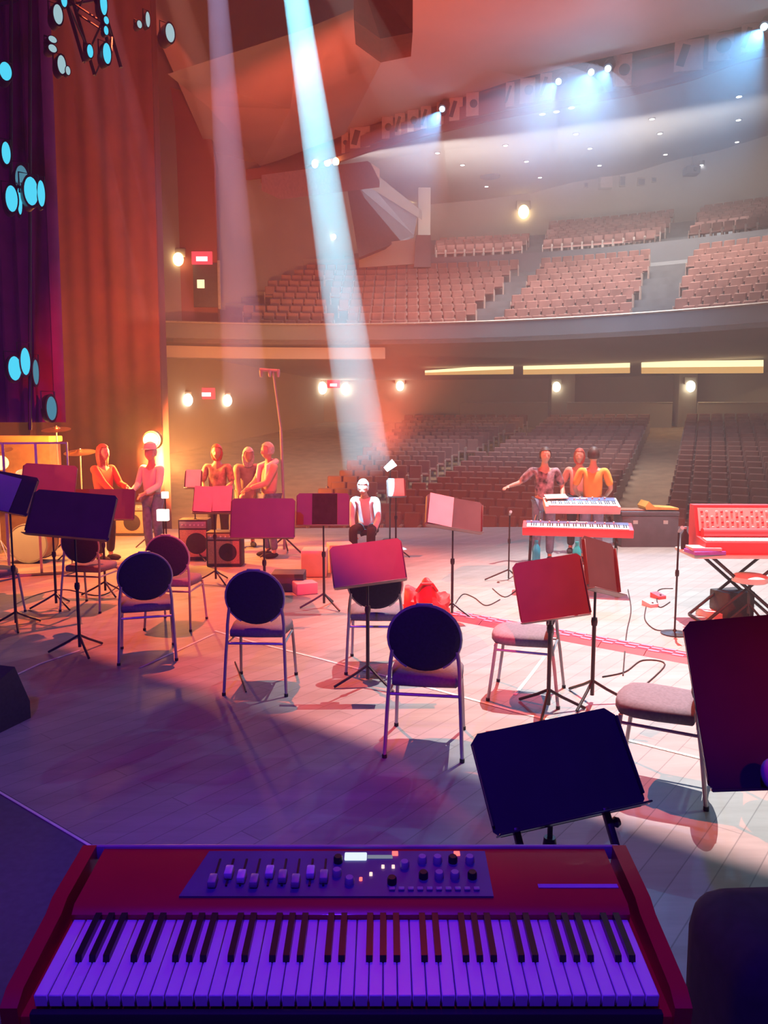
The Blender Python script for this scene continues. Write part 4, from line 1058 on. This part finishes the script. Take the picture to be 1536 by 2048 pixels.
# vent disc, projector, booth windows
q, _ = hit(980, 353, .1); o = MB().lathe([(.62, .05), (.62, -.03), (.4, -.08), (0, -.09)], n=28).build('ceiling_vent', M_fascia); o.location = q; tag(o, 'round blue grey vent in the ceiling over the balcony', 'vent')
q, _ = hit(1383, 342, .5); t = thing('projector', 'blue grey projector hanging from the ceiling at the right', 'projector', q)
MB().box((0, 0, 0), (.9, .8, .5), bev=.06).build('body', M_fascia, t); MB().tube([(0, 0, .2), (0, 0, 1.0)], .04).build('mount', M_rail, t); MB().lathe([(.14, 0), (.12, .06), (0, .06)], (0.1, -.4, 0), 16, E3(PI / 2)).build('lens', M_rub, t)
for i, (px, py, w, h, lab) in enumerate([(1216, 363, 36, 30, 'large pale booth window in the rear wall'), (1283, 364, 15, 15, 'small dark booth window right of the large one'), (1245, 362, 12, 22, 'narrow booth window next to the large one'), (1308, 360, 9, 9, 'smallest square booth window at the right'), (1172, 370, 8, 10, 'tiny booth window left of the large one')]):
    q, _ = hit(px, py, .06); k = q.y / FPX; t = thing('booth_window', lab, 'window', q); t['kind'] = 'thing'
    MB().box((0, 0, 0), (w * k, .08, h * k)).build('frame', M_rail, t); MB().box((0, -.03, 0), (w * k * .8, .05, h * k * .75)).build('pane', M_fascia if i else M_palekb, t)
# cove lights under the balcony
def cove(x0, x1, y0, y1, h0, h1, lab):
    n_ = 10; R = 33.0
    t = thing('cove_light', lab, 'light', (0, 0, 0))
    a = [ARC(x0 + (x1 - x0) * i / n_, y0 + (y1 - y0) * i / n_, R) for i in range(n_ + 1)]
    m_ = [ARC(x0 + (x1 - x0) * i / n_, (y0 + (y1 - y0) * i / n_) + (h0 + (h1 - h0) * i / n_) * .5, R) for i in range(n_ + 1)]
    c = [ARC(x0 + (x1 - x0) * i / n_, (y0 + (y1 - y0) * i / n_) + (h0 + (h1 - h0) * i / n_), R - .25) for i in range(n_ + 1)]
    MB().loft(a, m_, (0, .1, 0)).build('lit_strip', E_cove, t); MB().loft(m_, c, (0, .1, 0)).build('trough', E_cove2, t)
cove(850, 1027, 741, 728, 9, 20, 'glowing cove strip under the balcony, leftmost of the three')
cove(1047, 1260, 729, 724, 20, 22, 'glowing cove strip under the balcony, middle of the three')
cove(1284, 1527, 723, 720, 24, 26, 'glowing cove strip under the balcony, rightmost of the three')
# catwalk panels and fixtures in the ceiling slot
M_cat = mat('catwalk_panel_paint', (.62, .50, .42), .8)
slots = [(690, 14), (720, 40), (775, 22), (800, 20), (826, 22), (852, 20), (885, 22), (912, 26), (945, 24), (1020, 16), (1055, 28), (1092, 22), (1245, 34), (1378, 52), (1442, 44), (1500, 30)]
def yband(px, pp):
    for (ax, ay), (bx, by) in zip(pp, pp[1:]):
        if ax <= px <= bx: return ay + (by - ay) * (px - ax) / (bx - ax)
for i, (px, w) in enumerate(slots):
    yt, yb = yband(px, Bp) + 3, yband(px, Cp) - 1
    if 1018 < px: yt += 4
    q = F(px, (yt + yb) / 2, 15.0); k = q.y / FPX; rz = -.25
    t = thing('catwalk_panel', 'pale cut out panel standing in the dark lighting slot of the ceiling', 'panel', (q.x, q.y, q.z), rz, 'pale panels in the lighting slot')
    h = max(.9, (yb - yt) * k * 1.1)
    MB().box((0, 0, 0), (w * k, .06, h), bev=.015).build('board', M_cat, t)
    if i % 2 == 0: MB().lathe([(min(w * k, h) * .30, 0), (min(w * k, h) * .30, .05), (0, .05)], (w * k * .1, -.03, 0), 18, E3(PI / 2)).build('opening', M_dark, t)
    else: MB().box((-w * k * .2, -.04, 0), (w * k * .28, .03, h * .7), E3(0, .3, 0)).build('opening', M_dark, t)
# hanging dark speaker box at the top
q = P(772, 40, 15)
t = thing('hanging_speaker', 'dark box hanging from the ceiling at the top centre', 'speaker', q)
MB().prism([(-.58, -.3, .9), (-.58, -.3, -.14), (-.10, -.5, -.56), (.48, -.3, -.36), (.48, -.3, .9)], (0, .9, 0)).build('cabinet', mat('speaker_paint', (.16, .05, .05), .7), t)
MB().tube([(-.3, 0, .8), (-.3, 0, 3)], .02).build('hanger', M_black, t); MB().tube([(.3, 0, .8), (.3, 0, 3)], .02).build('hanger', M_black, t)
# grey lighting pod left of it
# ---- stage lamps with cyan lenses on hanging pipes (upper left)
def lamp_head(px, py, Y, w, h, lab, rz=0.0, m=None):
    q = P(px, py, Y); k = Y / FPX; t = thing('stage_lamp', lab, 'stage lamp', q, rz, None)
    r = w * k / 2; hh = h * k / 2
    MB().lathe([(.8, 1.0), (1.0, .6), (1.05, -.6), (1.05, -.95), (.98, -.95)], (0, 0, 0), 20, E3(-PI / 2)).xf(Matrix.Diagonal((r * 1.15, r * 1.8, hh * 1.12, 1))).build('housing', M_black, t)
    MB().ell((0, -r * 1.62, 0), (r, r * .35, hh), u=18, v=12).build('lens', m or E_cy, t)
    MB().tube([(-r * 1.3, 0, 0), (-r * 1.3, 0, hh * 1.4), (r * 1.3, 0, hh * 1.4), (r * 1.3, 0, 0)], max(.008, r * .12), 6).build('yoke', M_black, t)
LH = [(8, 150, 8.5, 22, 34, 'cyan lensed stage lamp, highest at the left edge'), (10, 310, 8.5, 16, 42, 'cyan lensed stage lamp second from the top at the left edge'), (40, 365, 8.6, 24, 54, 'dim cyan lens stage lamp hanging just right of the left edge pipe'),
      (110, 35, 8.8, 18, 36, 'half lit cyan lamp at the left of the overhead truss'), (124, 4, 8.8, 12, 26, 'cyan lamp cut by the top edge left of the truss'), (202, 12, 8.8, 14, 42, 'tall cyan lamp at the top of the truss end'), (209, 44, 8.8, 10, 14, 'small cyan lamp under the tall one on the truss end'), (209, 64, 8.8, 9, 16, 'smaller cyan lamp in the middle of the truss end'), (208, 112, 8.8, 16, 38, 'bright cyan lamp at the bottom of the truss end'), (176, 106, 8.8, 12, 24, 'narrow cyan lamp left of the bright truss end lamp'),
      (100, 84, 8.8, 16, 12, 'pale small lamp in the upper left stack, topmost'), (100, 102, 8.8, 16, 14, 'pale small lamp in the upper left stack, second'), (118, 134, 8.8, 16, 34, 'pale cyan lamp in the upper left stack, third'), (133, 144, 8.8, 9, 16, 'pale small lamp in the upper left stack, lowest'),
      (292, 42, 10, 9, 28, 'slim pale lamp on the dark red arch'), (332, 72, 10, 19, 34, 'half moon pale lamp on the dark red arch'), (275, 52, 10, 10, 14, 'faint pink lamp left of the slim lamp on the arch'),
      (20, 402, 8.4, 22, 50, 'cyan lamp leftmost in the cluster half way down the drape'), (38, 404, 8.4, 9, 52, 'narrow cyan lamp second in the cluster half way down the drape'), (58, 388, 8.4, 26, 54, 'big cyan lamp third in the cluster half way down the drape'), (80, 390, 8.4, 14, 50, 'rightmost cyan lamp in the cluster half way down the drape'),
      (26, 738, 8.6, 24, 48, 'cyan lamp left in the pair low on the purple drape'), (48, 724, 8.6, 18, 54, 'cyan lamp right in the pair low on the purple drape'), (70, 745, 8.6, 11, 50, 'thin cyan lamp beside the low pair on the purple drape'), (97, 817, 8.6, 20, 48, 'lowest cyan lamp on the purple drape')]
E_pale = em('pale_cyan_lens', (.45, .72, .78), .75); E_dim = em('dim_cyan_lens', (.12, .40, .55), .6)
for px, py, Y, w, h, lab in LH: lamp_head(px, py, Y, w, h, lab, .75 if px > 90 else .6, E_pale if 'pale' in lab or 'half lit' in lab or 'faint' in lab else (E_dim if 'dim' in lab or 'lowest cyan' in lab or 'thin' in lab else E_cy))
def truss(a, b, s, label, name='lighting_truss'):
    a, b = V(a), V(b); d = (b - a); L = d.length; t = thing(name, label, 'truss', a)
    q = d.to_track_quat('X', 'Z'); mb = MB(); 
    for sy in (-1, 1):
        for sz in (-1, 1): mb.tube([(0, sy * s, sz * s), (L, sy * s, sz * s)], .022, 6)
    mb.xf(q.to_matrix().to_4x4()).build('chords', M_black, t)
    mb = MB(); n_ = max(2, int(L / (2 * s)))
    for i in range(n_):
        x0, x1 = L * i / n_, L * (i + 1) / n_; f = 1 if i % 2 else -1
        for sz in (-1, 1): mb.tube([(x0, -s * f, sz * s), (x1, s * f, sz * s)], .012, 5)
        for sy in (-1, 1): mb.tube([(x0, sy * s, -s * f), (x1, sy * s, s * f)], .012, 5)
    mb.xf(q.to_matrix().to_4x4()).build('bracing', M_black, t)
truss(P(150, -60, 9.3), P(206, 130, 9.3), .16, 'dark box truss hanging down into the upper left corner')
truss(P(-60, 8, 9.4), P(175, -40, 9.4), .14, 'dark horizontal truss along the top left')
for i, (px, y0, y1, lab) in enumerate([(22, -80, 420, 'thin black pipe carrying lamps down the left edge'), (60, -80, 860, 'long thin black pipe carrying lamps down the purple drape')]):
    o = MB().tube([P(px, y0, 8.9), P(px, y1, 8.9)], .02, 8).build('lamp_pipe', M_black); tag(o, lab, 'pipe')
# round orange lamp on its stand
p = P(303, 880, 12.6)
t = thing('stage_lamp', 'round glaring orange lamp on a stand above the person in white', 'stage lamp', (p.x, p.y, 0))
for k in range(3):
    a = k * 2 * PI / 3; MB().tube([(0, .12, .3), (.35 * math.sin(a), .12 + .35 * math.cos(a), .012)], .012).build('leg', M_black, t)
MB().tube([(0, .12, .1), (0, .12, p.z - .1)], .016).build('pole', M_black, t)
MB().lathe([(.15, 0), (.16, .1), (.10, .22), (0, .24)], (0, .0, p.z), 24, E3(-PI / 2)).build('housing', M_black, t)
MB().ell((0, -.03, p.z), (.125, .05, .115)).build('lens', E_orb, t)
# bright little lamp pointing at (778, 930)
p = P(780, 932, 13.4)
t = thing('stage_lamp', 'small tilted white lamp behind the bright white shirt', 'stage lamp', (p.x, p.y, 0))
MB().tube([(0, .06, 0.02), (0, .06, p.z)], .014).build('pole', M_black, t); MB().lathe([(.14, 0), (.12, .02)], (0, .06, 0), 14).build('base', M_black, t)
MB().lathe([(.05, -.1), (.07, .1)], (0, 0, p.z), 16, E3(0, .9)).build('lamp', em('tilted_lamp_glow', (.9, .97, 1), 4), t)
# ================================================================== LIGHT
def look(o, tgt):
    d = V(tgt) - o.location; o.rotation_euler = d.to_track_quat('-Z', 'Y').to_euler()
def spot(name, loc, tgt, ang, power, col, blend=.15, radius=.05):
    l = bpy.data.lights.new(name, 'SPOT'); l.energy = power; l.color = col; l.spot_size = math.radians(ang); l.spot_blend = blend; l.shadow_soft_size = radius
    o = bpy.data.objects.new(name, l); COL.objects.link(o); o.location = loc; look(o, tgt); return o
def point(name, loc, power, col, radius=.1):
    l = bpy.data.lights.new(name, 'POINT'); l.energy = power; l.color = col; l.shadow_soft_size = radius
    o = bpy.data.objects.new(name, l); COL.objects.link(o); o.location = loc; return o
def area(name, loc, tgt, sx, sy, power, col):
    l = bpy.data.lights.new(name, 'AREA'); l.shape = 'RECTANGLE'; l.size = sx; l.size_y = sy; l.energy = power; l.color = col
    o = bpy.data.objects.new(name, l); COL.objects.link(o); o.location = loc; look(o, tgt); return o
def fixture(loc, tgt, lab, flag=None):
    """stage lantern with an optional unseen flag, added to cut the light along the floor line flag=(a,b)"""
    loc = V(loc); t = thing('stage_lantern', lab, 'stage lamp', loc)
    d = (V(tgt) - loc).normalized(); q = d.to_track_quat('-Z', 'Y').to_matrix().to_4x4()
    MB().lathe([(.16, .04), (.18, .06), (.18, .5), (.12, .6), (0, .6)], n=18).xf(q).build('housing', M_black, t)
    if flag:
        a, b = V(flag[0]), V(flag[1]); dd = (b - a).normalized(); a = a - dd * 30; b = b + dd * 30
        f = .06; A = loc.lerp(a, f); B_ = loc.lerp(b, f); near = V((-VDIR.x, -VDIR.y, 0))
        C = loc.lerp(b + near * 40, f); D_ = loc.lerp(a + near * 40, f)
        MB().prism([p - loc for p in (A, B_, C, D_)], (0, 0, .006)).build('light_flag', M_black, t, smooth=False)
WHITE = (1.0, .97, .93); RED = (1, .045, .03); ORG = (1, .36, .10); BLUE = (.10, .05, 1.0); CY = (.30, .82, 1.0)
fl = (EDGE_A, EDGE_B)
# front light from the house side, cut by an added flag on the floor diagonal
L1 = V((4.2, 11.6, 15.5)); fixture(L1, (2.2, 7.0, 0), 'lantern lighting the pale right half of the stage', fl); spot('stage_white', L1, (5.4, 7.4, 0), 50, 30000, WHITE, .75, .008)
L2 = V((-3.0, 11.4, 15.5)); fixture(L2, (-2.6, 8.0, 0), 'lantern lighting the orange left half of the stage', fl); spot('stage_orange', L2, (-4.2, 7.4, 0), 54, 21000, (1, .13, .05), .3, .008)
# red back light from upstage overhead
L3 = V((.5, -1.5, 9.5)); fixture(L3, (1, 11, 0), 'red lantern over the upstage side', (EDGE_A + VDIR * 1.2, EDGE_B + VDIR * 1.2)); spot('stage_red', L3, (.6, 11.2, .3), 44, 10500, RED, .25, .012)
spot('stage_red_low', V((-1, 1.0, 9)), (-1.2, 4.9, 0), 46, 260, (1, .0, .40), .8, .2)  # purple fill added for the foreground floor
# violet wash on the piano and the chair backs
spot('violet_wash', V((-.3, -.3, 4.6)), (-.02, 1.4, 1.0), 50, 480, (.09, .012, 1.0), .6, .1)
spot('blue_wash', V((-1.5, -1.0, 5.0)), (-1.9, 5.7, .6), 50, 700, (.14, .02, 1.0), .6, .1)
spot('teal_wash', V((3.2, 5.0, 7)), (1.4, 3.1, 0), 24, 330, (.45, .8, .85), .8, .1)  # dim spot added to lift the floor patch at the right
spot('stand_red', V((2.6, .3, 2.6)), (1.42, 2.63, 1.12), 15, 700, (1, .01, .02), 1.0, .1)  # unseen spot added to give the stand its red sheen
spot('keyboard_red', V((2.0, .5, 9.0)), (3.3, 8.4, .9), 30, 1500, (1, .10, .10), .6, .1)  # spot added to redden the keyboards at the right
spot('piano_red', V((.1, 3.2, 4.4)), (0, 1.42, 1.1), 30, 55, (1, .03, .06), .6, .1)
# orange lamp
p = P(303, 880, 12.2); point('orange_lamp', (p.x, p.y, p.z), 900, (1, .34, .06), .10); point('drum_fill', (dx - .1, dy - .65, 1.5), 120, (1, .42, .12), .1)  # second point is an unseen fill added for the drum area
spot('orange_wall', V((-4.2, 15.2, 1.2)), P(440, 830, 35), 62, 15000, (1, .33, .08), .8, .3)  # unseen spot added to warm the left wall around the lamp
spot('red_wall', V((-2.2, 10.8, 3)), P(300, 380, 18), 74, 620, (1, .05, .09), .8, .3)
spot('purple_drape', V((-3.2, 4.5, 2.5)), P(40, 500, 9.4), 80, 190, (.40, .01, .60), .8, .3)
spot('ceiling_red', V((0, 13, 1.5)), P(800, 140, 26), 66, 15000, (1, .14, .07), .9, .3)
# house: soft fill areas added, the upper one aimed up at the ceiling
area('house_fill', (10, 34, 14.0), (9, 36, 0), 16, 10, 2200, (1, .84, .74)).data.spread = math.radians(130)
area('house_upper', (9, 42, 13.4), (9.5, 46, 20), 20, 7, 1150, (1, .95, .90)).data.spread = math.radians(150)
area('house_cove', (8, 39, 4.6), (8, 36, 0), 22, 1.5, 160, (1, .70, .35))
spot('house_blue', V((6, 20, 14)), (6, 34, 5.5), 70, 5200, (.40, .66, 1), .9, .3)
for px, py, pw in ((1185, 432, 60), (1330, 425, 60), (1450, 395, 60), (920, 470, 40), (1047, 440, 40)):
    q = ARC(px, py - 40, 47); spot('downlight_pool', q, q + V((0, 0, -5)), 70, pw * 3, (1, .75, .62), .5, .1)

# ================================================================== HAZE AND LIGHT SHAFTS
def shaft(src, tgt, half, length, r0, dens, power, col, lab, lens=True, blend=.12, n=28):
    src, tgt = V(src), V(tgt); d = (tgt - src).normalized(); q = d.to_track_quat('Z', 'Y').to_matrix().to_4x4()
    th = math.tan(math.radians(half)); apex = r0 / th
    mb = MB(); mb.lathe([(r0 * 1.04, 0), ((r0 + length * th) * 1.04, length)], n=n).xf(Matrix.Translation(src) @ q)
    o = mb.build('light_shaft', volume('shaft_haze', (1, 1, 1), dens)); tag(o, lab, 'light shaft', None, 'stuff')  # cone of denser haze added so the beam shows
    s = spot('shaft_lamp', src - d * apex, tgt, 2 * half, power, col, blend, .002)
    if lens:
        t = thing('beam_lamp', 'lamp head of the ' + lab, 'stage lamp', src - d * .02)
        # ring housing so that the beam leaves through it
        mb = MB(); mb.lathe([(r0 * 1.1, .05), (r0 * 1.1, -.45), (r0 * 1.35, -.45), (r0 * 1.35, .05), (r0 * 1.1, .05)], n=20, cap=False).xf(q); mb.build('housing', M_black, t)
    return o
Yc = 11.2
a = P(583, -60, 9.0); b = P(742, 985, 11.9)
shaft(a, b, 2.3, (b - a).length * .93, .13, .13, 130000, (.22, .78, 1.0), 'bright cyan light shaft slanting down through the picture centre')
a = P(432, -50, 10.0); b = P(492, 800, 13.0)
shaft(a, b, 2.6, (b - a).length, .12, .055, 26000, (.55, .55, 1.0), 'lavender light shaft left of the cyan one')
a = P(338, -60, 11); b = P(500, 470, 13)
shaft(a, b, 2.2, (b - a).length, .14, .04, 8000, (1, .55, .5), 'faint pinkish light shaft left of the lavender one')
a = P(655, -80, 11); b = P(850, 290, 14)
shaft(a, b, 3.0, (b - a).length, .25, .035, 9000, (.9, .75, .7), 'faint broad grey light shaft right of the cyan one')
for i, (x0, x1) in enumerate([(110, 300), (150, 345), (185, 395)]):
    a = P(x0 + 10, -50, 9.5); b = P(x1 - 30, 640, 11.5)
    shaft(a, b, 1.5, (b - a).length, .10, .05, 9000, (.75, .35, .6), ('first', 'middle', 'last')[i] + ' of three thin dusky light shafts in the upper left', False)
for i, (px, py, ex, ey, lab) in enumerate([(877, 229, 800, 345, 'blue light shaft from the leftmost lit lamp of the ceiling slot'), (1108, 172, 1010, 268, 'blue light shaft from the second lit lamp of the ceiling slot'), (1177, 154, 1120, 255, 'blue light shaft from the third lit lamp of the ceiling slot'), (1211, 147, 1160, 250, 'short blue light shaft beside the third one'), (1519, 66, 1400, 225, 'large blue light shaft at the right end of the ceiling slot')]):
    s = F(px, py, 14.5); e = P(ex, ey, s.y - 3.6)
    shaft(s, e, 17, (e - s).length * 1.3, .12, .10, 5200 if i < 4 else 9000, (.16, .52, 1.0), lab, False, .5)
    dn = (e - s).normalized(); q = dn.to_track_quat('-Z', 'Y').to_matrix().to_4x4()
    t = thing('beam_lamp', 'glowing lamp of the ' + lab, 'stage lamp', s - dn * .55)
    MB().lathe([(.17, .02), (.2, .12), (.2, .5), (.1, .6)], n=16).xf(q).build('housing', M_black, t); MB().ell((0, 0, 0), (.11, .11, .07)).xf(q).build('lens', E_beam, t)
HZ = .0065
o = MB().box((6, 28, 8.2), (70, 64, 20)).build('haze', volume('hall_haze', (1, 1, 1), HZ), smooth=False); tag(o, 'thin theatrical haze filling stage and auditorium', 'haze', None, 'stuff')

# ================================================================== WORLD / RENDER
w = bpy.data.worlds.new('world'); sc.world = w; w.use_nodes = True
w.node_tree.nodes['Background'].inputs[0].default_value = (.30, .16, .30, 1); w.node_tree.nodes['Background'].inputs[1].default_value = .012
sc.view_settings.view_transform = 'Standard'; sc.view_settings.look = 'None'; sc.view_settings.gamma = 1.0; sc.view_settings.exposure = 0.0; sc.view_settings.use_curve_mapping = False
c = sc.cycles
c.use_denoising = True; c.denoiser = 'OPENIMAGEDENOISE'; c.max_bounces = 5; c.diffuse_bounces = 1; c.glossy_bounces = 2; c.transmission_bounces = 4; c.volume_bounces = 0; c.transparent_max_bounces = 8
c.sample_clamp_indirect = 3.0; c.sample_clamp_direct = 0; c.caustics_reflective = False; c.caustics_refractive = False
c.use_light_tree = True
bpy.context.view_layer.update()
